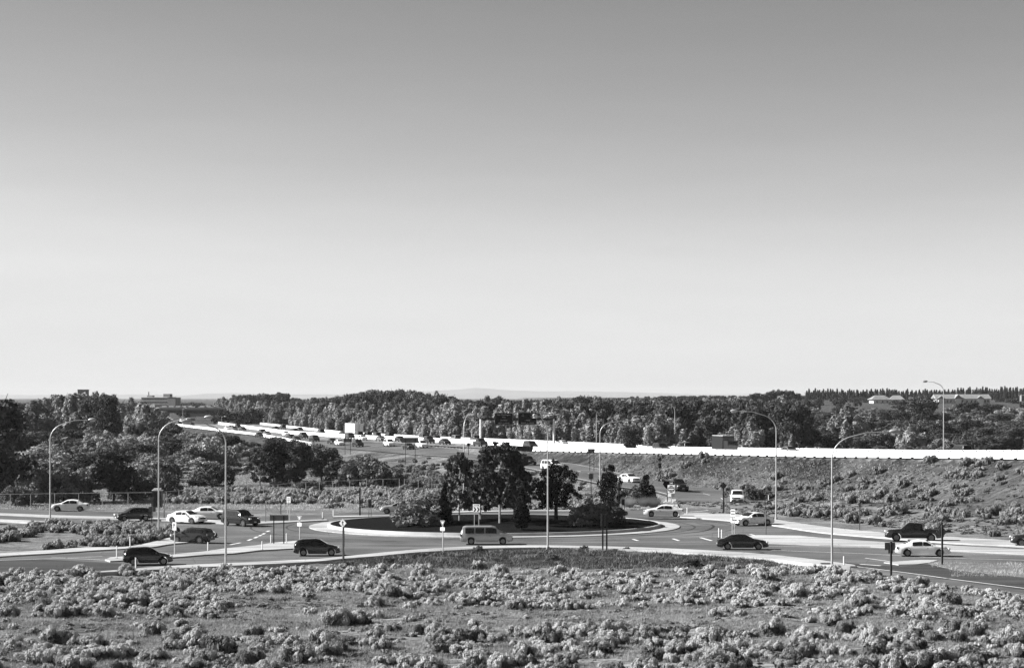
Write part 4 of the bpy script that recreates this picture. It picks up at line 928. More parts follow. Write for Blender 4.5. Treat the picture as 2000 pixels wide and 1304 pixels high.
# right side signs from behind
o, s = sroot('road_sign', 1739.5, 1129, 'grey square sign back over a smaller one on a dark post by the slip lane', rz=R(8)); H = 72*s
post(o, 0, H, 'wood', .14, -.1); MB().plate(rect(21*s, 14.5*s, -1.3*s, H-9*s), -.0, .02).build('sign_plate', M['sign_back'], o); MB().plate(rect(10*s, 7*s, 0, H-19.5*s), -.0, .02).build('small_plate', M['sign_back'], o)
o, s = sroot('road_sign', 1839.5, 1103, 'grey diamond sign back on a dark post at the tip of the grass wedge', rz=R(6)); H = 77*s
post(o, 0, H, 'wood', .14, -.1); MB().plate(dia(11*s, H-12*s), 0, .02).build('sign_plate', M['sign_back'], o)
yield_sign(1679, 1035, 983, 'dark triangular sign back on a thin post on the embankment foot', back=True, wpx=8)
yield_sign(1608, 990, 962, 'small dark triangular sign back left of the nearest right lamp', back=True, wpx=6)
yield_sign(1496, 1045, 990, 'thin triangular sign back on the east splitter', back=True, wpx=7, rz=R(20))
yield_sign(296, 1033, 970, 'grey triangular sign back on a thin post left of the second lamp', back=True, wpx=10, rz=R(0))
o, s = sroot('road_sign', 297, 1033, 'grey square sign back below the triangular one left of the second lamp'); MB().plate(rect(14*s, 10*s, 0, 39*s), .05, .07).build('sign_plate', M['sign_back'], o); post(o, .08, 44*s, 'galv', .06)
two_post(318, 323, 1012, 963, 976, 'narrow sign on a thin post right of the portable toilet', 'galv', 320.5, 321.5, postm='galv', pw_=.07)
# lane-use sign with two arrows
o, s = sroot('lane_sign', 340.5, 1085, 'small white lane sign with two black arrows on the west splitter', rz=R(-28)); H = 66*s
post(o, 0, H, 'galv', .08); W, hh = 9.5*s, 16*s; MB().plate(rrect(W, hh, 0, H-hh/2), -.012, .012).build('sign_plate', M['sign_white'], o)
ar = MB(); 
for c, lean in ((-.09, 0), (.09, .05)):
    ar.plate([(c-.02, H-hh*.75), (c+.02, H-hh*.75), (c+.03-lean, H-hh*.35), (c-.01-lean, H-hh*.35)], -.017, -.012).plate([(c-.055-lean, H-hh*.38), (c+.075-lean, H-hh*.38), (c+.01-lean, H-hh*.15)], -.017, -.012)
ar.build('arrows', M['sign_black'], o)
# chevron sign
o, s, H, hb, W = two_post(923, 938, 1026, 989, 999.5, 'white chevron sign with two black arrowheads among the island trees', 'sign_white', 925.5, 935, rz=R(-22), back=False, postm='galv', pw_=.06, name='chevron_sign', z=.7)
ch = MB(); hc = (H-hb)/2
for c in (-.26*W, .2*W): ch.plate([(c-.12, hb+.05), (c+.05, hb+.05), (c+.2, hb+hc), (c+.03, hb+hc)], -.02, -.015).plate([(c+.03, hb+hc), (c+.2, hb+hc), (c+.05, H-.05), (c-.12, H-.05)], -.02, -.015)
ch.build('chevrons', M['sign_black'], o)
MB().plate(rect(W, 4.3*s, 0, H+2.8*s), -.015, .015).build('arrow_plate', M['sign_white'], o)
MB().plate(rect(W*.55, .05, -.08, H+2.8*s), -.02, -.015).plate([(W*.2, H+1.2*s), (W*.42, H+2.8*s), (W*.2, H+4.4*s)], -.02, -.015).build('one_way_arrow', M['sign_black'], o)
# do-not-enter assembly
o, s = sroot('route_sign', 1303.5, 985, 'dark arrow-shaped route sign back on a dark post at the ramp nose'); H = 46*s; post(o, 0, H, 'dark_metal', .11)
MB().plate([(-9*s, H-6*s), (-6*s, H), (6*s, H), (6*s, H-10*s), (0, H-16*s), (-5*s, H-12*s)], -.03, -.01).build('sign_plate', M['sign_green'], o)
o, s = sroot('do_not_enter_sign', 1311, 1000, 'round do not enter sign on a white square below a dark number plate', rz=R(-20))
k = 1/14.5*s; cz = (1000-954.6)*s
post(o, 0, cz-.3, 'galv', .08)
MB().plate(rrect(14.5*s, 16*s, 0, cz), -.012, .012).build('sign_plate', M['sign_white'], o)
MB().disc((0, cz), 6.6*s, -.018, -.012).build('disc', M['sign_green'], o)
MB().plate(rect(11*s, 2*s, 0, cz), -.023, -.018).build('bar', M['sign_white'], o)
text_mesh('DO NOT', 3.1*s, M['sign_white'], o, (0, -.024, cz+3.4*s)); text_mesh('ENTER', 3.0*s, M['sign_white'], o, (0, -.024, cz-3.4*s))
MB().plate(rrect(12*s, 6.5*s, 0, cz+11.3*s), -.012, .012).build('number_plate', M['sign_green'], o); text_mesh('240', 4.6*s, M['sign_white'], o, (0, -.018, cz+11.3*s))
MB().plate(rect(7*s, 6*s, -3.5*s, cz-12*s), -.012, .012).build('lower_plate', M['sign_white'], o); MB().plate(rect(6*s, 6*s, 3.6*s, cz-12*s), -.012, .012).build('dark_plate', M['sign_back'], o)
# utility box and curved white guide rail by the nose
o, s = sroot('utility_vault', 1308, 987, 'low white concrete block at the ramp nose behind the do not enter sign', cat='block')
MB().prism([(-.9, -.5), (.9, -.5), (.75, .5), (-.75, .5)], 0, .45).build('block_body', M['wall_white'], o); MB().box((0, 0, .48), (1.4, .7, .05)).build('lid', M['kerb'], o)
o, s = sroot('handrail', 1320, 1000, 'curved white handrail looping beside the do not enter sign', cat='handrail')
MB().tube([(-8*s, 0, 18*s), (-4*s, 0, 21*s), (0, 0, 22*s), (6*s, 0, 18*s), (11*s, 0, 10*s), (12*s, 0, 5*s), (9*s, 0, .1), (3*s, 0, .0)], .05, 8).build('top_rail', M['sign_white'], o, smooth=True)
for dx in (-2, 4): MB().tube([(dx*s, 0, 0), (dx*s, 0, 20*s)], .04, 6).build('post', M['sign_white'], o)
# no-turn sign
o, s = sroot('no_turn_sign', 1417.5, 1003, 'round sign with a crossed curved arrow on twin pale posts beside the white off-roader', rz=R(-5)); cz = (1003-965)*s
post(o, -.12, cz, 'galv', .07); post(o, .12, cz, 'galv', .07)
MB().disc((0, cz), 6.3*s, -.012, .012).build('sign_plate', M['sign_back'], o); MB().disc((0, cz), 5.2*s, -.017, -.012).build('face', M['galv'], o)
rg = MB()
for a in range(0, 360, 15): rg.plate([(6*s*math.cos(R(t)), cz+6*s*math.sin(R(t))) for t in (a, a+15)]+[(5*s*math.cos(R(t)), cz+5*s*math.sin(R(t))) for t in (a+15, a)], -.02, -.013)
rg.plate([(-3.6*s, cz-4.4*s), (-4.4*s, cz-3.6*s), (3.6*s, cz+4.4*s), (4.4*s, cz+3.6*s)][::1], -.02, -.017)
rg.build('ring', M['sign_black'], o)
MB().plate([(1.6*s, cz-3.6*s), (2.6*s, cz-3.6*s), (-.6*s, cz+1.4*s), (-1.6*s, cz+.8*s)], -.024, -.02).plate([(-2.8*s, cz+.2*s), (.6*s, cz+1*s), (-1.8*s, cz+3.6*s)], -.024, -.02).build('arrow', M['sign_black'], o)
o, s = sroot('road_sign', 1413, 1003, 'tall thick dark post with a dark square sign back left of the no turn sign'); post(o, 0, 62*s, 'wood', .14); MB().plate(dia(7*s, 55*s), .08, .1).build('sign_plate', M['dark_metal'], o)
o, s = sroot('marker_sign', 1431.5, 1053, 'small striped sign on two thin posts on the east splitter tip', rz=R(-30)); H = 59*s
post(o, -.1, H-.3, 'galv', .06); post(o, .13, H-.3, 'galv', .06); MB().plate(rrect(.5, 14*s, 0, H-7*s), -.012, .012).build('sign_plate', M['sign_white'], o)
MB().plate(rect(.4, .12, 0, H-4*s), -.018, -.012).plate(rect(.4, .12, 0, H-9*s), -.018, -.012).build('stripes', M['sign_back'], o)
# signs right end of island
o, s = sroot('diamond_sign', 1209, 1016, 'white diamond sign over two small plates on the right end of the island', z=.35); H = 74*s
post(o, 0, H, 'dark_metal', .14, -.08); MB().plate(dia(6*s, H-6*s), -.01, .01).build('sign_plate', M['sign_yellow'], o)
for dx in (-2.7, 2.7): MB().plate(rect(2.6*s, 6*s, dx*s, H-19*s), -.01, .01).build('small_plate', M['sign_white'], o)
two_post(1214, 1220, 1022, 974, 986, 'narrow dark sign back on two thin posts at the right end of the island', 'dark_metal', 1215, 1219.5, postm='dark_metal', pw_=.06, z=.3)
# freeway side signs
two_post(1148, 1161.5, 917, 876, 883, 'small grey sign back on two dark posts on the gore beside the ramp', pxa=1152, pxb=1160, z=2.2)
o, s = sroot('road_sign', 1154.5, 962, 'small grey square sign back on a post at the ramp edge', z=.9); post(o, 0, 38*s, 'dark_metal', .1); MB().plate(rect(9*s, 11*s, 0, 32*s), .05, .07).build('sign_plate', M['sign_back'], o)
o, s = sroot('road_sign', 1080.5, 930, 'dark diamond sign back on a post beside the white van on the ramp', z=1.3); post(o, 0, 36*s, 'dark_metal', .1); MB().plate(dia(5*s, 30*s), .05, .07).build('sign_plate', M['sign_back'], o); MB().plate(rect(4*s, 5*s, 0, 20*s), .05, .07).build('small_plate', M['sign_back'], o)
o, s = sroot('road_sign', 1289, 937, 'dark square sign back standing alone on the slope behind the ramp', z=1.2); post(o, 0, 48*s, 'dark_metal', .11); MB().plate(dia(4.5*s, 40*s), .05, .07).build('sign_plate', M['dark_metal'], o); MB().plate(rect(6*s, 9*s, 0, 28*s), .05, .07).build('small_plate', M['dark_metal'], o)
two_post(784, 817, 905, 854, 864, 'grey guide sign back on two posts among the shrubs left of the ramp', pxa=792, pxb=811, z=1.0)
two_post(671, 687, 886, 856, 863, 'small grey guide sign back on two posts beside the freeway cars', pxa=674, pxb=684.5, z=1.5)
o, s = sroot('diamond_sign', 613, 874, 'dark narrow sign on a post at the end of the left freeway barrier', z=1.8); post(o, 0, 24*s, 'dark_metal', .14)
y = 452; o = empty('marker_sign', (XP(915, y), y, 2.2), 0, 'short dark post with a small square plate where the ramp leaves the freeway', 'road sign'); post(o, 0, 2.2, 'dark_metal', .12); MB().plate(rect(.6, .7, 0, 2.0), -.03, -.01).build('sign_plate', M['sign_black'], o)
y = YF(1397, -34); o = empty('diamond_sign', (XP(1397, y), y, ZF(y)-.5), 0, 'black diamond sign above the dark box truck on the freeway', 'road sign'); post(o, 0, CH-(850-HZ)*y/F-ZF(y)+.2, 'dark_metal', .1); MB().plate(dia(.55, CH-(850-HZ)*y/F-ZF(y)+.5), -.02, .0).build('sign_plate', M['sign_black'], o)
y = YF(554, -36); o = empty('message_board', (XP(554, y), y, ZF(y)-.3), 0, 'dark electronic message board on the far side of the freeway', 'message board'); s = y/F; tz = CH-(819.5-HZ)*s-ZF(y)+.3
for dx in (-5, 5): post(o, dx*s, tz, 'dark_metal', .25, .2)
MB().plate(rect(17*s, 8*s, 0, tz-4*s), -.2, .15).build('panel', M['sign_black'], o); MB().plate(rect(19*s, .3, 0, tz+.1), -.3, .2).build('hood', M['dark_metal'], o)
y = YF(463, -36); o = empty('guide_sign', (XP(463, y), y, ZF(y)-.3), 0, 'grey guide sign with faint lines under the trees at the far left of the freeway', 'road sign'); s = y/F; tz = CH-(809-HZ)*s-ZF(y)+.3
for dx in (-9, 9): post(o, dx*s, tz, 'dark_metal', .2, .2)
MB().plate(rect(24*s, 10*s, 0, tz-5*s), -.1, .1).build('panel', M['sign_back'], o)
# delineators
def delin(px, py, h, label):
    x, y = P(px, py); o = empty('delineator', (x, y, .12), 0, label, 'delineator', None)
    MB().tube([(0, 0, 0), (0, 0, h)], .05, 8).build('tube_post', M['delin'], o); MB().tube([(0, 0, -.1), (0, 0, .04)], .14, 10).build('foot', M['trim'], o)
for a in ((254, 1071, 1.0, 'white delineator on the west sidewalk corner'), (228, 1093, 1.1, 'white delineator on the small west splitter nose'), (265, 1114, .95, 'leaning white delineator beside the dark car at the lower left'), (406, 1078, .8, 'white delineator left of the tall lamp on the west splitter'),
          (512, 1076, .8, 'white delineator on the cut in the west splitter'), (529, 1063, .8, 'white delineator left of the wide guide sign posts'), (559.5, 1063, .95, 'bright white delineator right of the wide guide sign posts'), (630, 1014, .75, 'white delineator at the tip of the far splitter'), (651, 1010, .75, 'white delineator at the far kerb beside the island'),
          (673, 1086, .7, 'pale delineator just right of the pedestrian sign post'), (1404, 1052, .95, 'left white delineator of the pair on the east splitter tip'), (1409.5, 1055, .95, 'right white delineator of the pair on the east splitter tip'), (1342, 1005, .75, 'white delineator right of the handrail'), (1648, 1106, .75, 'white delineator right of the nearest right lamp'),
          (1501, 983, 1.0, 'white delineator at the rounded end of the ramp kerb'), (940, 1005, .9, 'white delineator behind the chevron sign'), (895, 998, 1.6, 'white marker post behind the left island birch')): delin(*a)
o = empty('utility_cover', (*P(1620, 1104), .16), 0, 'dark utility grate in the sidewalk at the foot of the nearest right lamp', 'grate'); MB().box((-.3, 0, .02), (.8, .9, .05)).build('grate', M['trim'], o)
# portable toilet
o, s = sroot('portable_toilet', 307.5, 990, 'dark portable toilet with a white roof by the left fence', cat='portable toilet')
MB().box((0, 0, 1.05), (1.15, 1.15, 2.1)).build('cabin', M['toilet'], o); MB().box((0, -.6, 1.0), (.72, .05, 1.8)).build('door', M['dark_metal'], o)
MB().prism([(-.65, -.65), (.65, -.65), (.65, .65), (-.65, .65)], 2.1, 2.2).prism([(-.45, -.5), (.45, -.5), (.45, .5), (-.45, .5)], 2.2, 2.38).build('roof', M['toilet_roof'], o)
MB().tube([(.4, .45, 2), (.4, .45, 2.6)], .05, 8).build('vent_pipe', M['toilet'], o)
# chain link fences
def fence(pts, h, label, sp=3.0):
    """pts: plan points"""
    o = empty('chain_link_fence', (pts[0][0], pts[0][1], gz(*pts[0])), 0, label, 'fence'); ox, oy, oz = o.location
    wire = MB(); tp = []
    for (ax, ay), (bx, by) in zip(pts[:-1], pts[1:]):
        L = math.hypot(bx-ax, by-ay); n = max(1, round(L/sp))
        for k in range(n): tp.append((ax+(bx-ax)*k/n, ay+(by-ay)*k/n))
    tp.append(pts[-1])
    loc = [(x-ox, y-oy, gz(x, y)-oz) for x, y in tp]
    MB().tube([(a, b, c+h) for a, b, c in loc], .032, 6).build('top_rail', M['galv'], o)
    for (a, b, c) in loc[:99]: MB().tube([(a, b, c-.2), (a, b, c+h)], .035, 6).build('post', M['galv'], o)
    for (a, b, c), (d, e, f) in zip(loc[:-1], loc[1:]):
        for k in range(12):
            t0 = k/12; t1 = min(1, t0+.42); 
            for zA, zB in ((0, h*min(1, (t1-t0)/.42)), (h, h-h*min(1, (t1-t0)/.42))):
                p = (a+(d-a)*t0, b+(e-b)*t0, c+(f-c)*t0+zA); q = (a+(d-a)*t1, b+(e-b)*t1, c+(f-c)*t1+zB)
                wire.add([(p[0], p[1], p[2]-.004), (q[0], q[1], q[2]-.004), (q[0], q[1], q[2]+.004), (p[0], p[1], p[2]+.004)], [(0, 1, 2, 3)])
    wire.build('mesh_wire', M['sign_back'], o); return o
fence([P(-60, 992), P(60, 990), P(200, 988), P(300, 987), P(420, 976)], 1.75, 'long chain link fence behind the far left road')
fence([P(420, 974), P(515, 969), P(650, 961), P(780, 956)], 1.8, 'chain link fence at the foot of the dark trees behind the verge')
fence([P(790, 956), P(870, 952), P(935, 950)], 1.7, 'chain link fence among the shrubs left of the island trees')
# ------------------------------------------------------------------ buildings
def windows(o, W, n, rows, z0, dz, y, w_=1.2, h=1.2, m='glass', name='window'):
    for r in range(rows):
        for k in range(n):
            x = -W/2+W*(k+.5)/n
            MB().box((x, y, z0+r*dz), (w_, .12, h)).build(name, M[m], o)
Y = 1900; s = Y/F; bx = XP(302, Y)
o = empty('hospital_building', (bx, Y, 4), R(-14), 'pale multi-storey flat-roofed block with rows of dark windows on the left horizon', 'building')
MB().box((0, 9, 4.7), (25, 18, 9.6)).build('wall', M['wall_grey'], o); MB().box((0, 9, 9.7), (25.4, 18.4, .5)).build('parapet', M['wall_white'], o)
MB().box((9, 8, 11.2), (6, 6, 3)).build('roof_plant', M['brick'], o); MB().tube([(-9, 8, 9), (-9, 8, 14.5)], .5, 8).build('chimney', M['brick'], o)
MB().box((-7, 8, 10.6), (5, 5, 1.6)).build('roof_plant', M['wall_grey'], o)
windows(o, 24, 16, 3, 2.6, 2.9, -.03, 1.0, 1.1)
o = empty('brick_block', (XP(335, Y-20), Y-20, 4), R(-14), 'dark windowless block right of the pale multi-storey building', 'building'); MB().box((0, 6, 4.6), (7, 12, 9.4)).build('wall', M['brick'], o); MB().box((0, 6, 9.4), (7.3, 12.3, .3)).build('roof', M['dark_metal'], o)
Y = 1500; s = Y/F; o = empty('flat_tower', (XP(161, Y), Y, 6), 0, 'small flat grey block peeking above the left skyline trees', 'building'); zt = CH-(761-HZ)*s-6
MB().box((0, 3, zt/2), (19*s, 6, zt)).build('wall', M['wall_grey'], o); MB().box((0, 3, zt+.1), (20*s, 6.4, .3)).build('roof', M['brick'], o)
Y = 1600; o = empty('gabled_house', (XP(295, Y), Y, 3), 0, 'pale pointed roof beside the overpass on the left', 'house'); s = Y/F; zt = CH-(788-HZ)*s-3
MB().box((0, 3, (zt-2.5)/2), (5, 6, zt-2.5)).build('wall', M['wall_grey'], o); MB().add([(-4.5, -.2, zt-2.6), (3, -.2, zt-2.6), (2, 3, zt), (-4.5, 6.2, zt-2.6), (3, 6.2, zt-2.6)], [(0, 1, 2), (0, 2, 3), (3, 2, 4), (1, 4, 2)]).build('roof', M['roof'], o)
# long low building on the right
Y = 1200; s = Y/F; x0 = XP(1882, Y); zb_ = CH-(788.5-HZ)*s
o = empty('long_white_building', (x0, Y, zb_), R(4), 'long low white building with a pale roof and three gables on the right horizon', 'building'); W = 106*s
MB().box((0, 5, 1.4), (W, 10, 3.4)).build('wall', M['wall_white'], o)
MB().add([(-W/2-.6, -.8, 2.9), (W/2+.6, -.8, 2.9), (W/2+.6, 5, 5.3), (-W/2-.6, 5, 5.3), (-W/2-.6, 10.8, 2.9), (W/2+.6, 10.8, 2.9)], [(0, 1, 2, 3), (3, 2, 5, 4), (0, 3, 4), (1, 5, 2)]).build('roof', M['roof'], o)
for gx in (-W/2+2.2, -3.2, 9.2):
    MB().add([(gx-2.2, -1.2, 2.9), (gx+2.2, -1.2, 2.9), (gx, -1.2, 4.4 if gx != -3.2 else 5.3), (gx-2.2, 4.5, 2.9), (gx+2.2, 4.5, 2.9), (gx, 4.5, 4.4 if gx != -3.2 else 5.3)], [(0, 1, 2), (0, 2, 5, 3), (1, 4, 5, 2)]).build('gable', M['roof'], o)
    MB().box((gx, -.65, 1.35), (3.0, 1.1, 2.9)).build('porch', M['wall_white'], o)
for gx in (-9, -7, -.5, 2, 4.5, 6.5, 12, 13.6): MB().box((gx, -.04, 1.5), (.9, .12, 1.3)).build('window', M['glass'], o)
# houses left of it
for px, wd, lab, rz in ((1722, 12, 'pale house with a hipped roof left of the tall dark tree', 8), (1752, 9, 'small pale house right of the hipped house on the horizon', -6)):
    Y = 1230; s = Y/F; zb_ = CH-(789-HZ)*s; o = empty('house', (XP(px, Y), Y, zb_), R(rz), lab, 'house')
    MB().box((0, 4, 1.2), (wd*.8, 8, 3.2)).build('wall', M['wall_white'], o); MB().add([(-wd*.5, -.8, 2.6), (wd*.5, -.8, 2.6), (wd*.5, 8.8, 2.6), (-wd*.5, 8.8, 2.6), (-wd*.22, 4, 5), (wd*.22, 4, 5)], [(0, 1, 5, 4), (1, 2, 5), (2, 3, 4, 5), (3, 0, 4)]).build('roof', M['roof'], o)
    for gx in (-wd*.22, wd*.05, wd*.27): MB().box((gx, -.03, 1.4), (1, .12, 1.2)).build('window', M['glass'], o)
Y = 1150; s = Y/F; o = empty('white_shed', (XP(1999, Y), Y, CH-(783.5-HZ)*s), 0, 'small white frame-fronted shed cut by the right edge of the picture', 'shed')
MB().box((0, 2, 1.6), (2.2, 4, 3.2)).build('wall', M['brick'], o); MB().box((0, -.05, 3.3), (2.6, .3, .5)).box((-1.15, -.05, 1.5), (.25, .3, 3.2)).box((1.15, -.05, 1.5), (.25, .3, 3.2)).build('frame', M['barrier'], o)
# overpass on the left horizon
Y = 1120; s = Y/F; zd = CH-(798-HZ)*s; o = empty('overpass', (XP(375, Y), Y, 0), 0, 'dark concrete overpass carrying cars across the freeway on the left horizon', 'bridge'); L = 125*s
MB().box((0, 4, zd+.1-.6), (L, 10, 1.0)).build('deck', M['brick'], o); MB().box((0, -1.1, zd+.25), (L, .25, .8)).build('parapet', M['kerb'], o); MB().box((0, -.9, zd-1.5), (L*.8, .4, 1.2)).build('girder', M['dark_metal'], o)
MB().add([(-4*s, 1, zd-2), (37*s, 1, zd-2), (28*s, -2, zd-4.6), (12*s, -2, zd-4.6)], [(0, 3, 2, 1)]).box((0, 3, zd-3.6), (2.2, 2, 5)).build('abutment', M['kerb'], o)
for sx in (-1, 1): MB().prism([(sx*L*.38, 6), (sx*L*.38, -1.2), (sx*L*.9, -1.2), (sx*L*.9, 6)], -1, zd-1.2).build('abutment', M['wall_grey'], o)
# far hills
def hill(name, px0, px1, y, hts, depth):
    mb = MB(); n = 60; vs = []
    for k in range(n+1):
        px = px0+(px1-px0)*k/n; h = np.interp(px, [a for a, b in hts], [b for a, b in hts]); z = CH+(HZ-h)*y/F+6*mn.noise(Vector((k*.5, 0, 0)))*y/F/6
        for q, f in ((-1, 0), (-.5, .55), (0, 1), (1, 0)): vs.append((XP(px, y)*(1+0), y+q*depth, -60+(z+60)*f+20*mn.noise(Vector((k*.3, q*3, 1)))*(f > 0)*(f < 1)))
    mb.add(vs, [(4*k+q, 4*(k+1)+q, 4*(k+1)+q+1, 4*k+q+1) for k in range(n) for q in range(3)])
    return st(name, mb, M['hill'], smooth=True)
hill('hills', 330, 1420, 26000, [(330, 775), (400, 768), (470, 767.5), (560, 770), (700, 770), (800, 766), (870, 762), (935, 757), (985, 761), (1060, 764), (1160, 764), (1280, 767), (1420, 772)], 4000)
hill('hills', -500, 420, 30000, [(-500, 773), (300, 770), (420, 775)], 3000); hill('hills', 1300, 2600, 30000, [(1300, 770), (1500, 769), (1800, 771), (2600, 772)], 3000)

# ------------------------------------------------------------------ vehicles
CARS = dict(
 hatch=dict(L=4.0, W=1.72, b=.2, top=[(-2.0, .62), (-1.95, 1.0), (-1.7, 1.36), (-1.3, 1.46), (-.1, 1.5), (.25, 1.44), (.95, 1.02), (1.65, .88), (1.93, .7), (2.0, .5)], belt=[(-2.0, .6), (-1.92, .95), (.95, .95), (1.65, .84), (2.0, .5)], ws=(.26, .92), rw=(-1.93, -1.72), sw=((-1.5, -.85), (-.78, -.12), (-.04, .62)), wr=.32, wx=(-1.2, 1.25)),
 sedan=dict(L=4.6, W=1.78, b=.2, top=[(-2.3, .62), (-2.24, .93), (-1.75, 1.0), (-1.05, 1.34), (-.35, 1.42), (.25, 1.38), (1.05, .98), (1.85, .86), (2.2, .72), (2.3, .5)], belt=[(-2.3, .6), (-2.22, .86), (1.05, .92), (1.85, .82), (2.3, .5)], ws=(.28, 1.0), rw=(-1.7, -1.08), sw=((-.95, -.1), (-.02, .72)), wr=.32, wx=(-1.38, 1.42)),
 suv=dict(L=4.7, W=1.86, b=.28, top=[(-2.35, .7), (-2.3, 1.1), (-2.1, 1.66), (-1.85, 1.76), (.15, 1.77), (.5, 1.66), (1.1, 1.14), (2.0, 1.03), (2.28, .86), (2.35, .55)], belt=[(-2.35, .68), (-2.28, 1.06), (1.1, 1.06), (2.0, .98), (2.35, .55)], ws=(.5, 1.07), rw=(-2.27, -2.1), sw=((-1.85, -1.05), (-.95, -.12), (-.02, .72)), wr=.37, wx=(-1.4, 1.42)),
 pickup=dict(L=5.5, W=1.95, b=.34, top=[(-2.75, .7), (-2.72, 1.12), (-.95, 1.14), (-.84, 1.2), (-.7, 1.76), (.45, 1.82), (.68, 1.72), (1.28, 1.2), (2.45, 1.1), (2.7, .9), (2.75, .6)], belt=[(-2.75, .68), (-2.7, 1.1), (1.28, 1.12), (2.45, 1.04), (2.75, .6)], ws=(.7, 1.25), rw=(-.84, -.72), sw=((-.6, -.02), (.06, .85)), wr=.39, wx=(-1.6, 1.72)),
 van=dict(L=4.95, W=1.92, b=.25, top=[(-2.47, .7), (-2.42, 1.15), (-2.22, 1.68), (-1.95, 1.75), (.5, 1.76), (.85, 1.66), (1.75, 1.08), (2.3, .9), (2.47, .5)], belt=[(-2.47, .66), (-2.4, 1.0), (1.75, 1.0), (2.3, .84), (2.47, .5)], ws=(.86, 1.7), rw=(-2.38, -2.2), sw=((-2.0, -1.15), (-1.05, -.2), (-.1, .95)), wr=.34, wx=(-1.45, 1.55)))
def body_fn(c):
    tx, tz = zip(*c['top']); bxx, bz = zip(*c['belt'])
    def sec(x):
        zt = float(np.interp(x, tx, tz)); zl = min(zt, float(np.interp(x, bxx, bz))); hw = c['W']/2
        e = max(0, abs(x)-(c['L']/2-.75))/.75; hw *= 1-.13*e*e
        k = min(1, max(0, zt-zl)/.4); hr = hw*(.96-.19*k)
        zb = c['b']+.10*e*e
        for wx in c['wx']:
            r = c['wr']+.07; dx = abs(x-wx)
            if dx < r: zb = max(zb, c['wr']+math.sqrt(r*r-dx*dx))
        return zt, zl, hw, hr, min(zb, zl-.05)
    return sec
def make_vehicle(kind, paint, label='', detail=True):
    c = CARS[kind]; sec = body_fn(c); o = empty('parked' if False else {'hatch': 'hatchback_car', 'sedan': 'sedan_car', 'suv': 'sport_utility_car', 'pickup': 'pickup_truck', 'van': 'minivan'}[kind], (0, 0, 0), 0, label, {'hatch': 'car', 'sedan': 'car', 'suv': 'car', 'pickup': 'pickup truck', 'van': 'van'}[kind])
    L2 = c['L']/2; stn = sorted(set([round(v, 3) for v in np.linspace(-L2, L2, 52 if detail else 24)]+[t[0] for t in c['top']]+([wx+dx*(c['wr']+.07) for wx in c['wx'] for dx in (-.995, -.9, -.6, 0, .6, .9, .995)])))
    vs = []; 
    for x in stn:
        zt, zl, hw, hr, zb = sec(x)
        half = [(hw*.55, zb), (hw*.96, zb), (hw, min(zb+.12, zl-.02)), (hw*1.0, (max(zb, .5)+zl)/2), (hw*.97, zl), (hr, zt-.05*(zt-zl > .05)-.005), (hr-.10, zt), (hr*.4, zt+.02)]
        ring = [(x, y, z) for y, z in half]+[(x, -y, z) for y, z in half[::-1]]; vs += ring
    n = 16; fs = [(i*n+k, i*n+(k+1) % n, (i+1)*n+(k+1) % n, (i+1)*n+k) for i in range(len(stn)-1) for k in range(n)]
    fs += [tuple(range(n)), tuple((len(stn)-1)*n+k for k in range(n-1, -1, -1))]
    MB().add(vs, fs).build('body', M[paint], o, smooth=True)
    def topquad(xa, xb, name, off=.014):
        q = MB(); P_ = []
        for i in range(5):
            x = xa+(xb-xa)*i/4; zt, zl, hw, hr, _ = sec(x)
            for t in (-.92, -.5, 0, .5, .92):
                P_.append((x, (hr-.06)*t, zt+off+(.02*(1-abs(t)) if abs(t) < .9 else 0)))
        q.add(P_, [(5*i+k, 5*i+k+1, 5*i+k+6, 5*i+k+5) for i in range(4) for k in range(4)]); q.build(name, M['glass'], o)
    topquad(*c['ws'], 'windscreen'); 
    a, b = c['rw']
    if b-a > .3: topquad(a, b, 'rear_window')
    else:
        zt0, zl0, hw0, hr0, _ = sec(a); zt1, _, _, hr1, _ = sec(b)
        MB().add([(a-.03, -hr1*.85, zt0+.03), (a-.03, hr1*.85, zt0+.03), (b-.03, hr1*.85, zt1-.05), (b-.03, -hr1*.85, zt1-.05)], [(0, 3, 2, 1)]).build('rear_window', M['glass'], o)
    for sgn in (-1, 1):
        for xa, xb in c['sw']:
            vs = []
            for i in range(10):
                x = xa+(xb-xa)*i/9; zt, zl, hw, hr, _ = sec(x); A = (hw*.97, zl); B = (hr, zt-.05)
                for t in (.12, .86): vs.append((x, sgn*(A[0]+(B[0]-A[0])*t+.02), A[1]+(B[1]-A[1])*t))
            MB().add(vs, [(2*i, 2*i+1, 2*i+3, 2*i+2) for i in range(9)]).build('side_window', M['glass'], o)
        for wx in c['wx']:
            y0 = sgn*(c['W']/2-.11); wh = MB().tube([(wx, y0-.11, c['wr']), (wx, y0+.11, c['wr'])], c['wr'], 20).build('wheel', M['tyre'], o, smooth=True)
            if detail:
                MB().tube([(wx, y0+sgn*.10, c['wr']), (wx, y0+sgn*.118, c['wr'])], c['wr']*.62, 16).build('rim', M['rim'], wh)
        if detail:
            zt, zl, hw, hr, _ = sec(L2-.2); hz = c['belt'][-2][1]-.12
            MB().box((L2-.07, sgn*(hw*.74), hz), (.14, .34, .15), sgn*-.18).build('headlight', M['lamp_lens'], o)
            rz_ = c['belt'][1][1]-.1
            MB().box((-L2+.05, sgn*(c['W']/2*.78), rz_), (.12, .26, .2)).build('tail_light', M['sign_back'], o)
            xm = c['ws'][1]-.28; zt, zl, hw, hr, _ = sec(xm); MB().box((xm, sgn*(hw+.09), zl+.08), (.12, .2, .14)).build('mirror', M[paint], o)
            MB().box((.35, sgn*(c['W']/2+.001), c['belt'][1][1]-.14), (.14, .03, .03)).build('door_handle', M['trim'], o)
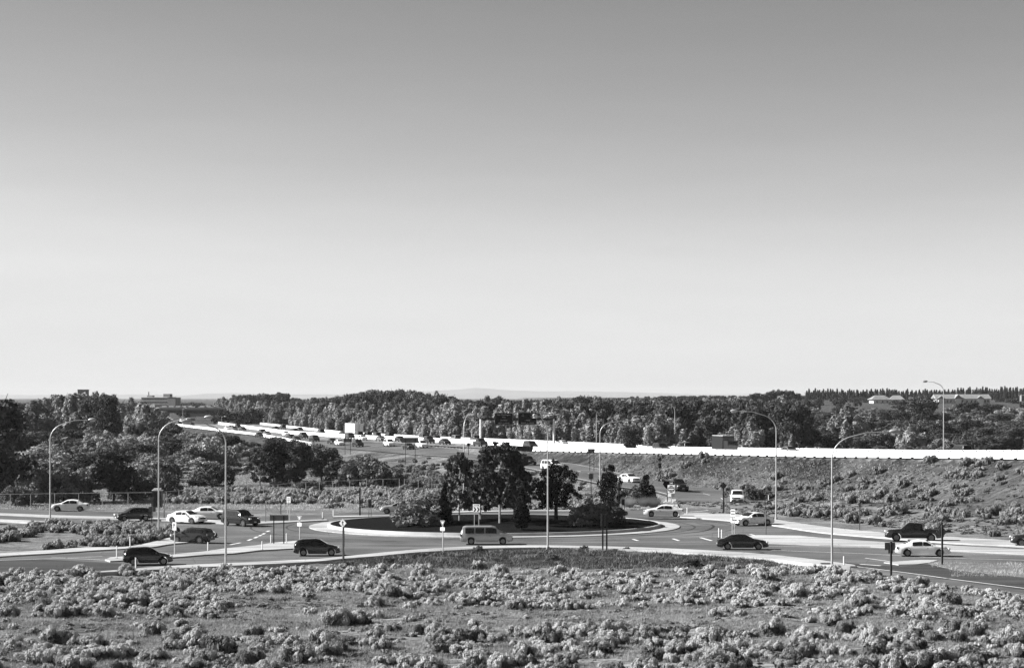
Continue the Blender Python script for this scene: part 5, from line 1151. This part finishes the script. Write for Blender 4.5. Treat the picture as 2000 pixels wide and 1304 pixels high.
    if detail:
        zt, zl, hw, hr, _ = sec(L2-.1)
        MB().box((L2-.01, 0, c['belt'][-2][1]-.2), (.06, hw*1.0, .16)).build('grille', M['trim'], o)
        MB().box((L2-.0, 0, c['b']+.2), (.10, hw*1.72, .17)).build('front_bumper', M['trim'] if kind in ('suv', 'pickup') else M[paint], o)
        MB().box((-L2+.0, 0, c['b']+.22), (.12, hw*1.75, .2)).build('rear_bumper', M['trim'] if kind in ('suv', 'pickup') else M[paint], o)
        MB().box((L2+.06, 0, c['b']+.22), (.02, .32, .13)).build('number_plate', M['plate'], o); MB().box((-L2-.07, 0, c['b']+.35), (.02, .32, .13)).build('number_plate', M['plate'], o)
        if kind == 'pickup': MB().box((-1.83, 0, 1.15), (1.6, 1.5, .03)).build('cargo_bed', M['trim'], o)
        if kind == 'suv' and paint == 'white':
            rk_ = MB()
            for sgn in (-1, 1): rk_.tube([(-1.6, sgn*.62, 1.86), (.1, sgn*.62, 1.86)], .03, 6)
            for x in (-1.5, -.8, -.1): rk_.box((x, 0, 1.86), (.06, 1.3, .04)); rk_.box((x, .62, 1.81), (.05, .05, .12)); rk_.box((x, -.62, 1.81), (.05, .05, .12))
            rk_.build('roof_rack', M['trim'], o)
    return o
def put(kind, paint, px, py, ang, label, z=None, cat=None):
    o = make_vehicle(kind, paint, label); x, y = P(px, py, z or 0); o.location = (x, y, (z or 0)+.04); o.rotation_euler = (0, 0, R(ang)); return o
# heading angle: 0 = right, 90 = away, 180 = left, 270 = towards the camera
put('sedan', 'white', 137, 998, 180, 'white sedan driving left on the far left road below the fence')
put('hatch', 'dark', 260, 1017, 206, 'dark hatchback left of the second lamp on the far left road')
put('sedan', 'white', 365, 1022, -32, 'clean white sedan facing right beside the second street lamp')
put('sedan', 'white', 410, 1013, -6, 'white sedan passing behind the white sedan and the dark off-roader')
put('suv', 'black', 470, 1027, -42, 'black off-roader facing the camera right of the tall left lamp')
put('hatch', 'dark', 376, 1060, 160, 'dark car on the inner west lane below the white sedan')
put('hatch', 'black', 288, 1103, 14, 'dark car at the lower left entering along the south kerb')
put('hatch', 'black', 619, 1085, 6, 'black car entering the roundabout left of the pedestrian sign')
put('van', 'silver', 950, 1063, 1, 'silver minivan circling in front of the roundabout island')
put('sedan', 'white', 1296, 1009, 176, 'white vehicle circling behind the right end of the island')
put('sedan', 'white', 1470, 1026, 206, 'white sedan entering from the east beside the no turn sign')
put('sedan', 'black', 1450, 1073, -3, 'black low car leaving towards the east past the splitter tip')
put('pickup', 'black', 1785, 1057, 173, 'black pickup truck driving left on the north lane at the right')
put('sedan', 'white', 1802, 1086, -5, 'white sedan driving right below the black pickup')
put('suv', 'dark', 2024, 1067, 172, 'dark car cut by the right edge of the picture')
put('suv', 'white', 1440, 983, -96, 'white off-roader with a roof rack waiting at the ramp end', 0)
put('sedan', 'silver', 780, 1003, 176, 'silver car half hidden behind the left island bush')
put('pickup', 'dark', 1322, 960, -75, 'dark pickup coming down the ramp beside the do not enter sign', .45)
put('sedan', 'white', 1229, 943, -62, 'white sedan on the ramp above the dark island bushes', .95)
put('van', 'white', 1078, 918, -60, 'white minivan on the ramp behind the centre lamp', 1.5)
put('suv', 'dark', 1030, 909, -66, 'dark car on the ramp just right of the tallest island tree', 1.5)
# freeway traffic: simple copies
low = {(k, p): make_vehicle(k, p, '', False) for k in ('sedan', 'suv', 'van', 'pickup') for p in ('white', 'dark', 'grey')}
for k, o in low.items(): o.location = (0, -500, -80)
U = math.degrees(math.atan2(-.943, .3325))
near = [(444, -3, 'sedan', 'white'), (452, -7, 'sedan', 'dark'), (457, -3, 'suv', 'grey'), (465, -10, 'suv', 'dark'), (474, -7, 'sedan', 'dark'), (506, 4, 'sedan', 'dark'), (513, -3, 'suv', 'dark'), (521, 0, 'sedan', 'grey'), (558, -5, 'sedan', 'white'), (568, 3, 'sedan', 'dark'),
        (579, 8, 'sedan', 'dark'), (593, 0, 'suv', 'dark'), (614, 6, 'van', 'dark'), (649, 9, 'sedan', 'dark'), (663, 11, 'sedan', 'white'), (683, -10, 'van', 'dark'), (699, 11, 'suv', 'dark'), (708, -6, 'sedan', 'white'), (744, -6, 'sedan', 'grey'), (760, 6, 'suv', 'white'), (781, -9, 'sedan', 'dark'), (798, 8, 'sedan', 'dark'), (824, 4, 'suv', 'white'), (838, -7, 'suv', 'dark'), (869, -5, 'sedan', 'dark'),
        (938, -6, 'pickup', 'dark'), (1036, -6, 'van', 'dark'), (1291, -9, 'suv', 'dark'), (1542, -9, 'sedan', 'grey')]
farl = [(538, -20, 'sedan', 'dark'), (552, -24, 'suv', 'dark'), (575, -20, 'sedan', 'dark'), (585, -24, 'sedan', 'dark'), (626, -21, 'suv', 'dark'), (670, -24, 'sedan', 'dark'), (700, -19, 'van', 'dark'), (718, -21, 'suv', 'dark'), (735, -20, 'suv', 'dark'), (760, -24, 'suv', 'dark'), (826, -20, 'suv', 'dark'), (851, -24, 'sedan', 'dark'), (889, -21, 'suv', 'grey'), (930, -22, 'pickup', 'dark'), (1098, -22, 'sedan', 'white'), (1265, -24, 'sedan', 'white'), (1342, -23, 'pickup', 'dark'), (1450, -25, 'sedan', 'grey'), (1875, -22, 'suv', 'dark'), (1715, -22, 'sedan', 'dark'), (1768, -23, 'sedan', 'dark')]
left = [(334, -2, 'suv', 'white'), (355, -3, 'suv', 'white'), (366, -7, 'van', 'white'), (350, 2, 'sedan', 'dark'), (374, 0, 'sedan', 'dark'), (361, -20, 'suv', 'dark')]
ordn = ['first', 'second', 'third', 'fourth', 'fifth', 'sixth', 'seventh', 'eighth', 'ninth', 'tenth', 'eleventh', 'twelfth', 'thirteenth', 'fourteenth', 'fifteenth', 'sixteenth', 'seventeenth', 'eighteenth', 'nineteenth', 'twentieth', 'twenty-first', 'twenty-second']
NAMEV = dict(sedan='sedan', suv='off-roader', van='minivan', pickup='pickup truck')
for lst, side, hd, grp in ((near, 'near freeway lanes', U, 'traffic on the near freeway lanes'), (farl, 'far freeway lanes', U+180, 'traffic on the far freeway lanes'), (left, 'freeway left of the thicket gap', U, 'distant traffic in the gap of the left thicket')):
    cnt = {}
    for px, d, k, p in sorted(lst):
        y = YF(px, d); x = XP(px, y); c = copy_tree(low[(k, p)]); key = (p, k); cnt[key] = cnt.get(key, 0)+1
        z = ZF(y) if d <= 0 else (ZN(y)+(ZFE(y)-ZN(y))*min(1, max(0, (x-XN(y))/max(1, XFE(y)-XN(y)))))
        c.location = (x, y, z+.06); c.rotation_euler = (0, 0, R(hd)); c['label'] = f"{ordn[cnt[key]-1]} {p} {NAMEV[k]} from the left on the {side}"; c['group'] = grp
def rm(o):
    for ch in KIDS.get(o.name, []): rm(ch)
    bpy.data.objects.remove(o)
for o in low.values(): rm(o)
# cars on the overpass
for i, px in enumerate((322, 335, 349, 360, 372, 396, 408)):
    y = 1122; o = MB().box((0, 0, .6), (4.4, 1.8, .7)).add([(-1.6, -.75, .95), (1.2, -.75, .95), (1.2, .75, .95), (-1.6, .75, .95), (-1.1, -.65, 1.45), (.6, -.65, 1.45), (.6, .65, 1.45), (-1.1, .65, 1.45)], [(0, 1, 5, 4), (1, 2, 6, 5), (2, 3, 7, 6), (3, 0, 4, 7), (4, 5, 6, 7)]).build('distant_car', M['white'])
    o.location = (XP(px, y), y, CH-(798-HZ)*1120/F+.1); tag(o, ordn[i]+' white car from the left on the distant overpass', 'car', 'cars on the overpass')
# semi trailer
def wheels(o, xs_, W, r=.5):
    for x in xs_:
        for s_ in (-1, 1): MB().tube([(x, s_*(W/2-.05), r), (x, s_*(W/2-.4), r)], r, 16).build('wheel', M['tyre'], o, smooth=True)
y = YF(689, -21); o = empty('semi_truck', (XP(689, y), y, ZF(y)+.05), R(U+180), 'tall white box trailer truck driving away on the far freeway lanes', 'truck')
MB().box((-1.5, 0, 2.55), (11, 2.6, 2.8)).build('trailer', M['white'], o); MB().box((-1.5, 0, 1.0), (11, .9, .3)).build('chassis', M['trim'], o); MB().prism([(4.4, -1.2), (6.6, -1.15), (6.6, 1.15), (4.4, 1.2)], .6, 3.3).build('cab', M['dark'], o)
MB().box((6.62, 0, 2.5), (.06, 2.0, .8)).build('windscreen', M['glass'], o); MB().box((-7.03, 0, 2.55), (.05, .08, 2.5)).build('door_seam', M['sign_back'], o); wheels(o, (-6, -4.8, 3.6, 6), 2.5)
y = YF(1417, -9); o = empty('box_truck', (XP(1417, y), y, ZF(y)+.05), R(U), 'dark box truck above the white barrier on the near freeway lanes', 'truck')
MB().box((-1.0, 0, 1.95), (4.4, 2.2, 2.3)).build('cargo_box', M['dark'], o); MB().box((-1.0, 0, 3.12), (4.3, 2.1, .06)).build('box_roof', M['white'], o); MB().prism([(1.3, -1), (2.9, -.95), (2.9, .95), (1.3, 1)], .5, 2.3).build('cab', M['dark'], o)
MB().box((2.92, 0, 1.8), (.05, 1.7, .7)).build('windscreen', M['glass'], o); wheels(o, (-2, 2), 2.1, .42); MB().box((0, 0, .65), (5.4, .9, .2)).build('chassis', M['trim'], o)
# ------------------------------------------------------------------ air
hz = MB().box((0, 17000, 25), (70000, 37000, 250)).build('haze', None)
hz.data.materials.clear(); hm = bpy.data.materials.new('haze'); hm.use_nodes = True; n = hm.node_tree; n.nodes.clear()
ou = n.nodes.new('ShaderNodeOutputMaterial'); pv = n.nodes.new('ShaderNodeVolumePrincipled'); pv.inputs['Color'].default_value = (.74, .74, .74, 1); pv.inputs['Density'].default_value = 3.5e-5; pv.inputs['Anisotropy'].default_value = 0
n.links.new(pv.outputs[0], ou.inputs['Volume']); hz.data.materials.append(hm); tag(hz, 'thin pale haze in the far air', 'haze', kind='stuff')
